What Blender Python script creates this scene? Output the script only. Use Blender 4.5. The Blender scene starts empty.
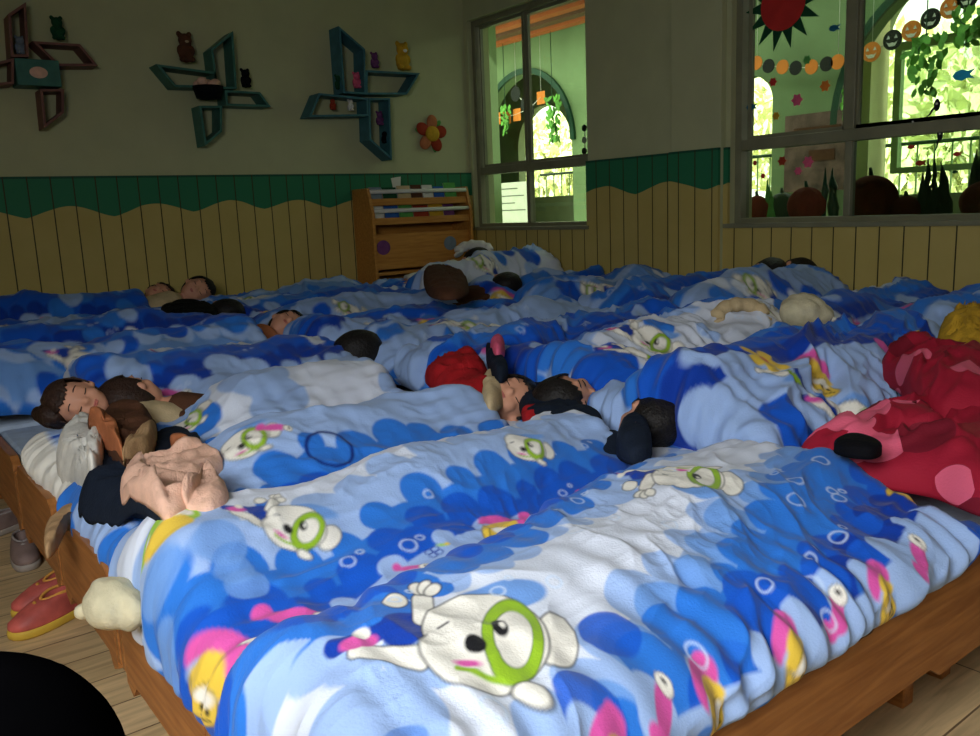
import bpy, bmesh, math, random
import numpy as np
from mathutils import Vector, Matrix, Euler
from mathutils.bvhtree import BVHTree
random.seed(7)
SC = bpy.context.scene
COL = SC.collection
PI = math.pi

# ------------------------------------------------------------------ camera
FPX = 857.1
CF = np.array([0.5962806732455106, 0.7818603223364957, -0.18205437393743598])
CR = np.array([0.7899357172725654, -0.6118549138091312, -0.040436703929702215])
CU = np.array([0.14300671676276762, 0.11969962741584411, 0.9824566544665214])
CP = np.array([0.0, 0.0, 1.0])
cd = bpy.data.cameras.new('camera'); cam = bpy.data.objects.new('camera', cd); COL.objects.link(cam)
cd.sensor_width = 36; cd.lens = FPX / 980 * 36; cd.clip_start = .02; cd.clip_end = 100
M4 = Matrix(((CR[0], CU[0], -CF[0], 0), (CR[1], CU[1], -CF[1], 0), (CR[2], CU[2], -CF[2], 1.0), (0, 0, 0, 1)))
cam.matrix_world = M4
SC.camera = cam

# ------------------------------------------------------------------ world, lights, exposure
W = bpy.data.worlds.new('sky'); SC.world = W; W.use_nodes = True
bg = W.node_tree.nodes['Background']; bg.inputs[0].default_value = (.93, 1.0, .80, 1); bg.inputs[1].default_value = 3.0

def light(name, kind, loc, rot, energy, color, **k):
    d = bpy.data.lights.new(name, kind); d.energy = energy; d.color = color
    for a, b in k.items(): setattr(d, a, b)
    o = bpy.data.objects.new(name, d); COL.objects.link(o); o.location = loc; o.rotation_euler = rot
    return o
def aim(o, tgt):
    o.rotation_euler = (Vector(tgt) - o.location).to_track_quat('-Z', 'Y').to_euler()
l = light('daylight_window_behind', 'AREA', (-.75, .05, 1.62), (0, 0, 0), 33, (.96, .985, 1.0), shape='RECTANGLE', size=.9, size_y=.8, spread=2.4)
aim(l, (.5, .9, .3))
l = light('daylight_window_side', 'AREA', (.9, -1.6, 1.7), (0, 0, 0), 5, (1.0, .98, .92), shape='RECTANGLE', size=1.8, size_y=1.2)
aim(l, (1.6, 1.5, .4))
l = light('corridor_daylight', 'AREA', (5.3, 5.4, 2.6), (0, 0, 0), 40, (.9, 1.0, .85), shape='RECTANGLE', size=.8, size_y=6)  # added fill lamp under the corridor ceiling, lights the cards and green wall
l = light('sun', 'SUN', (-5, 3, 9), (0, 0, 0), 14.0, (1, .97, .85), angle=.02)
aim(l, (0, 4, 3))
SC.view_settings.view_transform = 'Standard'; SC.view_settings.look = 'None'
SC.view_settings.exposure = 0.0; SC.view_settings.gamma = 1; SC.view_settings.use_curve_mapping = False
SC.cycles.max_bounces = 6; SC.cycles.diffuse_bounces = 3; SC.cycles.caustics_reflective = False; SC.cycles.caustics_refractive = False
SC.cycles.sample_clamp_indirect = 4

# ------------------------------------------------------------------ helpers
def ray(u, v):
    return CF * FPX + CR * (u - 490) + CU * (368 - v)
def at(u, v, z=None, X=None, Y=None, D=None):
    d = ray(u, v)
    if z is not None: t = (z - CP[2]) / d[2]
    elif X is not None: t = X / d[0]
    elif Y is not None: t = Y / d[1]
    else: t = D / np.linalg.norm(d)
    return Vector(CP + d * t)

def nodes(m): return m.node_tree.nodes, m.node_tree.links
def mat(name, c, rough=.7, noise=None, amt=.25, bump=0, bscale=60, spec=.3, metal=0, emit=None, trans=0):
    m = bpy.data.materials.new(name); m.use_nodes = True
    N, L = nodes(m); b = N['Principled BSDF']
    b.inputs['Base Color'].default_value = (*c, 1); b.inputs['Roughness'].default_value = rough
    b.inputs['Specular IOR Level'].default_value = spec; b.inputs['Metallic'].default_value = metal
    if trans: b.inputs['Transmission Weight'].default_value = trans
    if emit: b.inputs['Emission Color'].default_value = (*c, 1); b.inputs['Emission Strength'].default_value = emit
    tc = N.new('ShaderNodeTexCoord')
    if noise:
        n = N.new('ShaderNodeTexNoise'); n.inputs['Scale'].default_value = noise; n.inputs['Detail'].default_value = 4
        L.new(tc.outputs['Object'], n.inputs['Vector'])
        mr = N.new('ShaderNodeMapRange'); mr.inputs[1].default_value = .3; mr.inputs[2].default_value = .7
        mr.inputs[3].default_value = 1 - amt; mr.inputs[4].default_value = 1 + amt
        L.new(n.outputs['Fac'], mr.inputs[0])
        vm = N.new('ShaderNodeVectorMath'); vm.operation = 'SCALE'; vm.inputs[0].default_value = c
        L.new(mr.outputs[0], vm.inputs['Scale']); L.new(vm.outputs[0], b.inputs['Base Color'])
    if bump:
        n2 = N.new('ShaderNodeTexNoise'); n2.inputs['Scale'].default_value = bscale; n2.inputs['Detail'].default_value = 3
        L.new(tc.outputs['Object'], n2.inputs['Vector'])
        bp = N.new('ShaderNodeBump'); bp.inputs['Strength'].default_value = bump; bp.inputs['Distance'].default_value = .01
        L.new(n2.outputs['Fac'], bp.inputs['Height']); L.new(bp.outputs[0], b.inputs['Normal'])
    return m
def cloth_mat(name, rough=.8, bump=.15, bscale=250, sheen=.1):
    """woven cloth, printed with the pattern computed into the mesh's colour attribute"""
    m = mat(name, (.5, .5, .5), rough, bump=bump, bscale=bscale, spec=.2)
    N, L = nodes(m); b = N['Principled BSDF']
    a = N.new('ShaderNodeAttribute'); a.attribute_name = 'print'
    L.new(a.outputs['Color'], b.inputs['Base Color'])
    b.inputs['Sheen Weight'].default_value = sheen
    return m
def wood_mat(name, c1, c2, scale=6, axis=0, rough=.45, stretch=12):
    m = mat(name, c1, rough, spec=.4)
    N, L = nodes(m); b = N['Principled BSDF']
    tc = N.new('ShaderNodeTexCoord'); mp = N.new('ShaderNodeMapping')
    s = [stretch] * 3; s[axis] = 1.0; mp.inputs['Scale'].default_value = s
    n = N.new('ShaderNodeTexNoise'); n.inputs['Scale'].default_value = scale; n.inputs['Detail'].default_value = 6; n.inputs['Distortion'].default_value = .6
    r = N.new('ShaderNodeValToRGB'); r.color_ramp.elements[0].position = .35; r.color_ramp.elements[1].position = .65
    r.color_ramp.elements[0].color = (*c2, 1); r.color_ramp.elements[1].color = (*c1, 1)
    L.new(tc.outputs['Object'], mp.inputs[0]); L.new(mp.outputs[0], n.inputs['Vector']); L.new(n.outputs['Fac'], r.inputs[0]); L.new(r.outputs[0], b.inputs['Base Color'])
    bp = N.new('ShaderNodeBump'); bp.inputs['Strength'].default_value = .12; bp.inputs['Distance'].default_value = .004
    L.new(n.outputs['Fac'], bp.inputs['Height']); L.new(bp.outputs[0], b.inputs['Normal'])
    return m

def obj(name, me, m=None, parent=None, smooth=True, **props):
    if isinstance(me, bmesh.types.BMesh):
        bmesh.ops.recalc_face_normals(me, faces=me.faces[:])
        x = bpy.data.meshes.new(name); me.to_mesh(x); me.free(); me = x
    if smooth and len(me.polygons): me.polygons.foreach_set('use_smooth', [True] * len(me.polygons))
    o = bpy.data.objects.new(name, me); COL.objects.link(o)
    if m is not None: me.materials.clear(); me.materials.append(m)
    if parent is not None: o.parent = parent
    for k, v in props.items(): o[k] = v
    return o
def tag(o, label, cat, group=None, kind=None):
    o['label'] = label; o['category'] = cat
    if group: o['group'] = group
    if kind: o['kind'] = kind
    return o
def empty(name, loc=(0, 0, 0), rot=(0, 0, 0), s=1):
    o = bpy.data.objects.new(name, None); COL.objects.link(o); o.location = loc; o.rotation_euler = rot; o.scale = (s, s, s); o.empty_display_size = .05
    return o
def copy_tree(o, parent=None):
    c = o.copy(); COL.objects.link(c); c.parent = parent
    for ch in list(o.children): copy_tree(ch, c)
    return c
def bx(bm, x0, x1, y0, y1, z0, z1, bev=0):
    r = bmesh.ops.create_cube(bm, size=1)
    for v in r['verts']:
        v.co = Vector(((x0 + x1) / 2 + v.co.x * (x1 - x0), (y0 + y1) / 2 + v.co.y * (y1 - y0), (z0 + z1) / 2 + v.co.z * (z1 - z0)))
    if bev:
        es = {e for v in r['verts'] for e in v.link_edges}
        bmesh.ops.bevel(bm, geom=list(es), offset=bev, segments=2, affect='EDGES', profile=.5)
    return bm
def box(name, x0, x1, y0, y1, z0, z1, m, parent=None, bev=0, **p):
    return obj(name, bx(bmesh.new(), x0, x1, y0, y1, z0, z1, bev), m, parent, smooth=False, **p)
def prism(bm, pts, axis, a, b):
    """extrude polygon pts (2-D) along axis (0,1,2) from a to b"""
    def P(p, h):
        q = list(p); q.insert(axis, h); return Vector(q)
    v0 = [bm.verts.new(P(p, a)) for p in pts]; v1 = [bm.verts.new(P(p, b)) for p in pts]
    bm.faces.new(v0); bm.faces.new(v1[::-1]); n = len(pts)
    for i in range(n): bm.faces.new((v0[i], v1[i], v1[(i + 1) % n], v0[(i + 1) % n]))
    return bm
def ell(bm, c, r, rot=None, seg=20, rings=12):
    res = bmesh.ops.create_uvsphere(bm, u_segments=seg, v_segments=rings, radius=1)
    Mx = (rot.to_matrix() if rot else Matrix.Identity(3))
    for v in res['verts']:
        v.co = Mx @ Vector((v.co.x * r[0], v.co.y * r[1], v.co.z * r[2])) + Vector(c)
    return res['verts']
def tube(bm, pts, rad, seg=8, caps=True):
    pts = [Vector(p) for p in pts]; rads = rad if isinstance(rad, (list, tuple)) else [rad] * len(pts)
    rings = []; up = Vector((0, 0, 1))
    for i, p in enumerate(pts):
        t = (pts[min(i + 1, len(pts) - 1)] - pts[max(i - 1, 0)]).normalized()
        a = t.cross(up)
        if a.length < .05: a = t.cross(Vector((0, 1, 0)))
        a.normalize(); b = t.cross(a)
        rings.append([bm.verts.new(p + (a * math.cos(k * 2 * PI / seg) + b * math.sin(k * 2 * PI / seg)) * rads[i]) for k in range(seg)])
    for r0, r1 in zip(rings, rings[1:]):
        for k in range(seg): bm.faces.new((r0[k], r0[(k + 1) % seg], r1[(k + 1) % seg], r1[k]))
    if caps: bm.faces.new(rings[0][::-1]); bm.faces.new(rings[-1])
    return bm
def grid_mesh(name, P, col=None, closed_u=False):
    """P: (n,m,3) array -> quad mesh; col (n,m,3)"""
    n, m = P.shape[:2]
    me = bpy.data.meshes.new(name)
    idx = np.arange(n * m).reshape(n, m)
    if closed_u: idx = np.vstack([idx, idx[:1]])
    a = idx[:-1, :-1].ravel(); b = idx[1:, :-1].ravel(); c = idx[1:, 1:].ravel(); d = idx[:-1, 1:].ravel()
    F = np.stack([a, b, c, d], 1)
    me.vertices.add(n * m); me.vertices.foreach_set('co', P.reshape(-1).astype(np.float32))
    me.loops.add(F.size); me.loops.foreach_set('vertex_index', F.reshape(-1).astype(np.int32))
    me.polygons.add(len(F)); me.polygons.foreach_set('loop_start', np.arange(0, F.size, 4, dtype=np.int32))
    me.update(calc_edges=True); me.validate()
    if col is not None:
        at_ = me.color_attributes.new('print', 'FLOAT_COLOR', 'POINT')
        c4 = np.ones((n * m, 4), np.float32); c4[:, :3] = col.reshape(-1, 3)
        at_.data.foreach_set('color', c4.ravel())
    return me

# value noise in numpy
_T = np.random.RandomState(3).rand(512, 512)
def vn(x, y, seed=0):
    x = x + seed * 17.31 + 100; y = y + seed * 7.77 + 100
    xi = np.floor(x).astype(int); yi = np.floor(y).astype(int); fx = x - xi; fy = y - yi
    fx = fx * fx * fx * (fx * (fx * 6 - 15) + 10); fy = fy * fy * fy * (fy * (fy * 6 - 15) + 10)
    g = lambda i, j: _T[i & 511, j & 511]
    return ((g(xi, yi) * (1 - fx) + g(xi + 1, yi) * fx) * (1 - fy) + (g(xi, yi + 1) * (1 - fx) + g(xi + 1, yi + 1) * fx) * fy) * 2 - 1
def fbm(x, y, seed=0, o=3):
    r = 0; a = 1
    for k in range(o): r = r + a * vn(x * 2 ** k, y * 2 ** k, seed + k * 5); a *= .5
    return r
def ridged(x, y, seed=0, o=2):
    r = 0; a = 1
    for k in range(o): r = r + a * (1 - 2.2 * np.abs(vn(x * 2 ** k, y * 2 ** k, seed + k * 3))); a *= .5
    return r
def sst(a, b, x):
    t = np.clip((x - a) / (b - a), 0, 1); return t * t * (3 - 2 * t)

# ------------------------------------------------------------------ materials
M = {}
M['wall'] = mat('painted plaster', (.50, .51, .29), .85, noise=5, amt=.05, bump=.06, bscale=40)
M['ceil'] = mat('ceiling paint', (.55, .53, .45), .9, noise=4, amt=.04)
M['cwall'] = mat('green corridor plaster', (.19, .28, .13), .8, noise=3, amt=.12)
M['cfac'] = mat('grey green plaster', (.26, .30, .19), .8, noise=3, amt=.15)
M['cream'] = mat('cream plaster', (.75, .70, .45), .8, noise=4, amt=.06)
M['dgreen'] = mat('dark green paint', (.012, .06, .03), .5, noise=6, amt=.2)
M['alu'] = mat('dull olive window metal', (.22, .215, .13), .45, noise=9, amt=.12, spec=.5)
M['bedwood'] = wood_mat('varnished pine', (.42, .17, .045), (.27, .09, .02), 5, 0)
M['bedwoodY'] = wood_mat('varnished pine end grain', (.42, .17, .045), (.27, .09, .02), 5, 1)
M['shelfwood'] = wood_mat('orange pine', (.55, .25, .05), (.42, .17, .03), 5, 0)
M['pinkwood'] = mat('dusty pink paint', (.20, .085, .065), .6, noise=20, amt=.15)
M['teal'] = mat('teal paint', (.05, .17, .13), .55, noise=20, amt=.15)
M['tealblue'] = mat('blue teal paint', (.045, .16, .19), .55, noise=20, amt=.15)
M['mattress'] = mat('pale blue mattress ticking', (.45, .55, .70), .9, noise=30, amt=.1, bump=.2, bscale=90)
M['skin'] = mat('child skin', (.62, .30, .19), .55, noise=14, amt=.08, spec=.35)
M['lip'] = mat('lips', (.48, .14, .11), .5, noise=30, amt=.1)
M['lash'] = mat('eyelash black', (.012, .008, .006), .7, noise=30, amt=.1)
M['hair'] = mat('black hair', (.010, .008, .007), .55, noise=60, amt=.4, bump=.5, bscale=120, spec=.3)
M['bhair'] = mat('brown hair', (.03, .014, .009), .55, noise=60, amt=.4, bump=.5, bscale=120, spec=.3)
for n, c in dict(red=(.45, .015, .02), navy=(.010, .016, .03), white=(.72, .70, .64), peach=(.80, .49, .36), orange=(.50, .17, .07), brown=(.10, .042, .022),
                 beige=(.55, .42, .24), black=(.0025, .0025, .004), yellow=(.62, .36, .03), pinkp=(.75, .12, .22), creamc=(.60, .54, .36), blueC=(.03, .12, .42), greyp=(.33, .25, .23),
                 green=(.10, .35, .08), dkgreen=(.012, .07, .03), purple=(.16, .05, .16), cyan=(.03, .45, .75), redo=(.35, .045, .02), tan=(.42, .26, .13), greyb=(.2, .25, .3)).items():
    M['c_' + n] = mat(n + ' cloth', c, .85, noise=25, amt=.14, bump=.25, bscale=180, spec=.15)
M['paper'] = mat('white paper', (.7, .7, .62), .8, noise=12, amt=.06)
M['ink'] = mat('printed grey ink', (.12, .14, .12), .8, noise=12, amt=.06)
M['p_orange'] = mat('orange card', (.75, .22, .03), .7, noise=12, amt=.1)
M['p_black'] = mat('black card', (.01, .012, .01), .7, noise=12, amt=.1)
M['p_red'] = mat('red card', (.55, .03, .025), .7, noise=12, amt=.1)
M['p_blue'] = mat('blue card', (.01, .12, .22), .7, noise=12, amt=.1)
M['leaf'] = mat('green leaf', (.14, .40, .06), .6, noise=8, amt=.35)
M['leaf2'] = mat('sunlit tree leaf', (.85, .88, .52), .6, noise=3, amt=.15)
M['bark'] = mat('bark', (.10, .06, .03), .9, noise=12, amt=.3, bump=.5)
M['pumpkin'] = mat('dark red felt', (.16, .02, .012), .9, noise=14, amt=.3, bump=.3)
M['rubber_y'] = mat('yellow rubber sole', (.62, .40, .05), .6, noise=20, amt=.1)
M['rubber_w'] = mat('grey rubber sole', (.35, .30, .26), .6, noise=20, amt=.1)
M['leather_r'] = mat('pink red shoe leather', (.50, .10, .08), .55, noise=20, amt=.25, bump=.15)
M['leather_g'] = mat('dusty mauve shoe leather', (.22, .15, .13), .6, noise=20, amt=.2, bump=.15)
M['quilt'] = cloth_mat('printed cotton quilt')
m = bpy.data.materials.new('window glass'); m.use_nodes = True; N, L = nodes(m); N.remove(N['Principled BSDF'])
tr = N.new('ShaderNodeBsdfTransparent'); tr.inputs[0].default_value = (.86, .92, .86, 1); gl = N.new('ShaderNodeBsdfGlossy'); gl.inputs['Roughness'].default_value = .03
mx = N.new('ShaderNodeMixShader'); mx.inputs[0].default_value = .05; L.new(tr.outputs[0], mx.inputs[1]); L.new(gl.outputs[0], mx.inputs[2]); L.new(mx.outputs[0], N['Material Output'].inputs[0])
M['glass'] = m

def wainscot_mat(name, ax, phase, per):
    m = mat(name, (.5, .4, .2), .6, spec=.3); N, L = nodes(m); b = N['Principled BSDF']
    g = N.new('ShaderNodeNewGeometry'); sp = N.new('ShaderNodeSeparateXYZ'); L.new(g.outputs['Position'], sp.inputs[0])
    A = sp.outputs[ax]; Z = sp.outputs[2]
    def mth(op, a, b_=None, c_=None):
        n = N.new('ShaderNodeMath'); n.operation = op
        for i, v in enumerate((a, b_, c_)):
            if v is None: continue
            if isinstance(v, (int, float)): n.inputs[i].default_value = v
            else: L.new(v, n.inputs[i])
        return n.outputs[0]
    nz = N.new('ShaderNodeTexNoise'); nz.inputs['Scale'].default_value = 2.5; L.new(g.outputs['Position'], nz.inputs['Vector'])
    s = mth('ABSOLUTE', mth('SINE', mth('MULTIPLY_ADD', A, PI / per, phase)))
    edge = mth('MULTIPLY_ADD', mth('POWER', s, 1.35), .055, 1.057); edge = mth('ADD', edge, mth('MULTIPLY_ADD', nz.outputs['Fac'], .05, -.025))
    isg = mth('GREATER_THAN', Z, edge)
    gv = mth('LESS_THAN', mth('FRACT', mth('MULTIPLY', A, 1 / .118)), .055)
    line = mth('LESS_THAN', mth('ABSOLUTE', mth('SUBTRACT', Z, 1.275)), .008)
    n2 = N.new('ShaderNodeTexNoise'); n2.inputs['Scale'].default_value = 6; n2.inputs['Detail'].default_value = 4; L.new(g.outputs['Position'], n2.inputs['Vector'])
    def mix(f, a, b_):
        n = N.new('ShaderNodeMix'); n.data_type = 'RGBA'
        L.new(f, n.inputs[0]) if not isinstance(f, float) else None
        for i, v in ((6, a), (7, b_)):
            if isinstance(v, tuple): n.inputs[i].default_value = (*v, 1)
            else: L.new(v, n.inputs[i])
        return n.outputs[2]
    y = mix(n2.outputs['Fac'], (.47, .36, .10), (.58, .46, .15))
    c = mix(isg, y, (.025, .19, .085)); c = mix(line, c, (.012, .09, .05)); c = mix(gv, c, (.05, .045, .015))
    L.new(c, b.inputs['Base Color'])
    bp = N.new('ShaderNodeBump'); bp.inputs['Strength'].default_value = .6; bp.inputs['Distance'].default_value = .004; bp.invert = True
    L.new(gv, bp.inputs['Height']); L.new(bp.outputs[0], b.inputs['Normal'])
    return m
def floor_mat():
    m = mat('wood plank flooring', (.4, .3, .15), .4, spec=.4); N, L = nodes(m); b = N['Principled BSDF']
    tc = N.new('ShaderNodeTexCoord'); br = N.new('ShaderNodeTexBrick')
    L.new(tc.outputs['Object'], br.inputs['Vector'])
    br.inputs['Scale'].default_value = 1; br.inputs['Brick Width'].default_value = .9; br.inputs['Row Height'].default_value = .13
    br.inputs['Mortar Size'].default_value = .0022; br.inputs['Color1'].default_value = (.54, .38, .19, 1); br.inputs['Color2'].default_value = (.66, .47, .25, 1)
    br.inputs['Mortar'].default_value = (.16, .10, .05, 1)
    mp = N.new('ShaderNodeMapping'); mp.inputs['Scale'].default_value = (1.5, 16, 1); L.new(tc.outputs['Object'], mp.inputs[0])
    n = N.new('ShaderNodeTexNoise'); n.inputs['Scale'].default_value = 3; n.inputs['Detail'].default_value = 6; n.inputs['Distortion'].default_value = .8; L.new(mp.outputs[0], n.inputs['Vector'])
    mr = N.new('ShaderNodeMapRange'); mr.inputs[1].default_value = .3; mr.inputs[2].default_value = .7; mr.inputs[3].default_value = .72; mr.inputs[4].default_value = 1.2; L.new(n.outputs['Fac'], mr.inputs[0])
    vm = N.new('ShaderNodeVectorMath'); vm.operation = 'SCALE'; L.new(br.outputs['Color'], vm.inputs[0]); L.new(mr.outputs[0], vm.inputs['Scale']); L.new(vm.outputs[0], b.inputs['Base Color'])
    return m
M['floor'] = floor_mat()

# ------------------------------------------------------------------ room shell
ZC = 2.95
def struct(name, *a, **k):
    o = box(name, *a, **k); o['kind'] = 'structure'; return o
struct('floor', -2.2, 4.2, -2.2, 5.6, -.1, 0, M['floor'])
struct('ceiling', -2.2, 4.2, -2.2, 5.6, ZC, ZC + .1, M['ceil'])
struct('wall_left', -2.2, 4.2, 5.4, 5.6, 0, ZC, M['wall'])
struct('wall_rear', -2.2, -2.0, -2.2, 5.4, 0, ZC, M['wall'])
struct('wall_near', -2.0, 4.0, -2.2, -2.0, 0, ZC, M['wall'])
W1 = (4.11, 5.36, .86, 2.37); W2 = (1.0, 3.0, .86, 2.37)
bm = bmesh.new()
bx(bm, 4.0, 4.2, -2.0, 5.4, 0, .86); bx(bm, 4.0, 4.2, -2.0, 5.4, 2.37, ZC)
bx(bm, 4.0, 4.2, -2.0, 1.0, .86, 2.37); bx(bm, 4.0, 4.2, 3.0, 4.11, .86, 2.37); bx(bm, 4.0, 4.2, 5.36, 5.4, .86, 2.37)
obj('wall_right', bm, M['wall'], smooth=False, kind='structure')
bm = bmesh.new(); bx(bm, 3.955, 3.999, 3.03, 3.38, 0, ZC - .001, .004); obj('trim_1', bm, M['wall'], smooth=False, kind='structure')
M['wainL'] = wainscot_mat('green and cream boarding left', 0, -6.2155, .465); M['wainR'] = wainscot_mat('green and cream boarding right', 1, -20.64, .56)
struct('trim_2', -2.0, 4.0, 5.378, 5.399, 0, 1.28, M['wainL'])
bm = bmesh.new()
bx(bm, 3.978, 3.9995, 4.11, 5.378, 0, .855); bx(bm, 3.978, 3.9995, 3.38, 4.11, 0, 1.28); bx(bm, 3.934, 3.9545, 3.03, 3.38, 0, 1.28)
bx(bm, 3.978, 3.9995, 3.0, 3.03, 0, 1.28); bx(bm, 3.978, 3.9995, -2.0, 3.0, 0, .855)
obj('trim_3', bm, M['wainR'], smooth=False, kind='structure')
# windows: frame bars + panes
def window(name, y0, y1, z0, z1, mulls, rail, mw=.028, sw=.022):
    e = empty(name, (4.08, (y0 + y1) / 2, z0)); e['kind'] = 'structure'
    inv = lambda: None
    def b(nm, a0, a1, c0, c1, t=.025, m=M['alu'], dx=0):
        o = box(nm, -t + dx, t + dx, a0 - (y0 + y1) / 2, a1 - (y0 + y1) / 2, c0 - z0, c1 - z0, m, e, bev=.003 if m is M['alu'] else 0)
        return o
    b('frame_jamb', y0, y0 + .04, z0, z1, .04); b('frame_jamb', y1 - .04, y1, z0, z1, .04)
    b('frame_head', y0 + .04, y1 - .04, z1 - .04, z1, .04); b('frame_sill', y0 + .04, y1 - .04, z0, z0 + .035, .04)
    b('transom', y0 + .04, y1 - .04, rail - .028, rail + .028, .035)
    for i, yy in enumerate(mulls):
        b('mullion', yy - mw, yy + mw, rail + .028, z1 - .04, .03); b('mullion', yy - .018, yy + .018, z0 + .035, rail - .028, .025)
    ys = [y0 + .04] + list(mulls) + [y1 - .04]
    for a, c in zip(ys, ys[1:]):
        for (c0, c1) in ((z0 + .035, rail - .028), (rail + .028, z1 - .04)):
            ins = .028 if c0 > z0 + .1 else .002
            if c0 > z0 + .1:   # sliding sash rails
                bmx = bmesh.new(); yc = (y0 + y1) / 2; a_, c_ = a + .02 - yc, c - .02 - yc
                bx(bmx, -.012, .012, a_, a_ + sw, c0 - z0, c1 - z0); bx(bmx, -.012, .012, c_ - sw, c_, c0 - z0, c1 - z0)
                bx(bmx, -.012, .012, a_ + sw, c_ - sw, c0 - z0, c0 - z0 + .02); bx(bmx, -.012, .012, a_ + sw, c_ - sw, c1 - z0 - .02, c1 - z0)
                obj('sash', bmx, M['alu'], e, smooth=False)
            b('pane', a + .01, c - .01, c0, c1, .002, M['glass'])
    return e
yw1 = at(528, 100, X=4.08).y; yw2 = at(843, 120, X=4.0).y
window('window_1', *W1, [yw1], 1.285, .014, .012)
window('window_2', *W2, [yw2, yw2 - .68], 1.285)
struct('trim_4', 3.965, 4.04, 4.09, 5.378, .845, .868, M['alu']); struct('trim_5', 3.965, 4.04, .98, 3.02, .845, .868, M['alu'])

# corridor beyond the window wall
def arched(name, X0, X1, y0, y1, zt, arches, m):
    bm = bmesh.new(); bx(bm, X0, X1, y0, y1, 0, zt); o = obj(name, bm, m, smooth=False, kind='structure')
    for (yc, r, zs, zb) in arches:
        pts = [(yc - r, zb), (yc + r, zb)] + [(yc + r * math.cos(a), zs + r * math.sin(a)) for a in np.linspace(0, PI, 29)]
        c = bmesh.new(); prism(c, pts, 0, X0 - .1, X1 + .1); bmesh.ops.recalc_face_normals(c, faces=c.faces[:])
        cm = bpy.data.meshes.new('cut'); c.to_mesh(cm); co = bpy.data.objects.new('cut', cm); COL.objects.link(co)
        md = o.modifiers.new('b', 'BOOLEAN'); md.object = co; md.operation = 'DIFFERENCE'; md.solver = 'EXACT'
        dg = bpy.context.evaluated_depsgraph_get(); nm = bpy.data.meshes.new_from_object(o.evaluated_get(dg))
        o.modifiers.clear(); o.data = nm; bpy.data.objects.remove(co)
    o.data.materials.clear(); o.data.materials.append(m)
    return o
struct('floor_1', 4.2, 8.0, -2, 11, -.1, 0, M['cfac'])
struct('ceiling_1', 4.2, 8.0, -2, 11, 2.8, 2.95, M['cream'])
A1 = (7.1, .72, 1.64, .0); A2 = (2.6, .95, 1.5, .0); A3 = (4.32, .21, 1.74, .0)
arched('wall_corridor', 6.0, 6.12, -1.5, 10.5, 2.8, [A1, A2, A3], M['cwall'])
arched('wall_facade', 7.5, 7.62, -1.5, 10.5, 2.8, [(8.5, .52, 1.75, 1.13), (5.45, .42, 1.9, .6), (3.55, .5, 2.25, .98), (2.3, .5, 2.25, .98)], M['cfac'])
struct('wall_corridor_far', 4.2, 8.0, 10.5, 10.7, 0, 2.8, M['cwall']); struct('wall_corridor_near', 4.2, 8.0, -1.7, -1.5, 0, 2.8, M['cwall'])
struct('wall_pier', 4.6, 4.72, 5.92, 6.08, 0, 2.8, M['cwall'])
struct('wall_pilaster', 7.2, 7.48, 3.98, 4.22, 0, 2.8, M['cream'])
for i, (yc, r, zs, zb) in enumerate((A1, A2)):   # dark painted arch edging
    bm = bmesh.new(); n = 30; R0 = [(yc + (r) * math.cos(a), zs + (r) * math.sin(a)) for a in np.linspace(0, PI, n)]
    R1 = [(yc + (r + .055) * math.cos(a), zs + (r + .055) * math.sin(a)) for a in np.linspace(PI, 0, n)]
    prism(bm, R0 + R1, 0, 5.97, 5.999); obj('trim_%d' % (6 + i), bm, M['dgreen'], smooth=False, kind='structure')
for i, xx in enumerate((4.9, 5.12, 5.34, 5.56, 5.78)):
    struct('trim_%d' % (10 + i), xx, xx + .11, -1.5, 10.5, 2.66, 2.8, [mat('orange beam paint', (.5, .12, .03), .6, noise=8, amt=.1), mat('brown beam paint', (.16, .07, .035), .6, noise=8, amt=.1)][i % 2])
struct('ground', 8.0, 40, -20, 40, -.4, -.3, mat('sunlit paving', (.55, .55, .35), .9, noise=2, amt=.15))
# facade window frame seen through window_2
p = at(897, 45, X=7.45); q_ = at(978, 170, X=7.45)
e = empty('window_3', (7.45, 0, 0)); e['kind'] = 'structure'
y1_, y0_ = p.y, p.y - .78; zt_, zb_ = 2.24, 1.16
M['greenframe'] = mat('pale green frame paint', (.34, .48, .25), .6, noise=8, amt=.06)
bm = bmesh.new(); bx(bm, -.03, .03, y1_ - .06, y1_, zb_, zt_); bx(bm, -.03, .03, y0_, y0_ + .06, zb_, zt_); bx(bm, -.03, .03, y0_ + .06, y1_ - .06, zt_ - .07, zt_); bx(bm, -.03, .03, y0_ + .06, y1_ - .06, zb_, zb_ + .05)
obj('frame', bm, M['greenframe'], e, smooth=False)
bm = bmesh.new(); bx(bm, -.003, .003, y0_ + .06, y1_ - .06, zb_ + .05, zt_ - .07); obj('pane', bm, M['glass'], e, smooth=False)
# balcony railing outside
e = empty('balcony_railing', (8.3, 3.0, 0)); tag(e, 'thin green balcony railing seen through the right window', 'railing')
bm = bmesh.new(); tube(bm, [(0, -3, 1.45), (0, 6.5, 1.45)], .018); obj('handrail', bm, M['dgreen'], e)
bm = bmesh.new(); tube(bm, [(0, -3, .35), (0, 6.5, .35)], .015); obj('bottom_rail', bm, M['dgreen'], e)
proto = None
for i in range(60):
    y = -2.9 + i * .16
    if proto is None:
        bm = bmesh.new(); tube(bm, [(0, 0, .35), (0, 0, 1.45)], .009, 6); proto = obj('baluster', bm, M['greenframe'], e); proto.location = (0, y, 0)
    else:
        c = proto.copy(); COL.objects.link(c); c.location = (0, y, 0)
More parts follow.
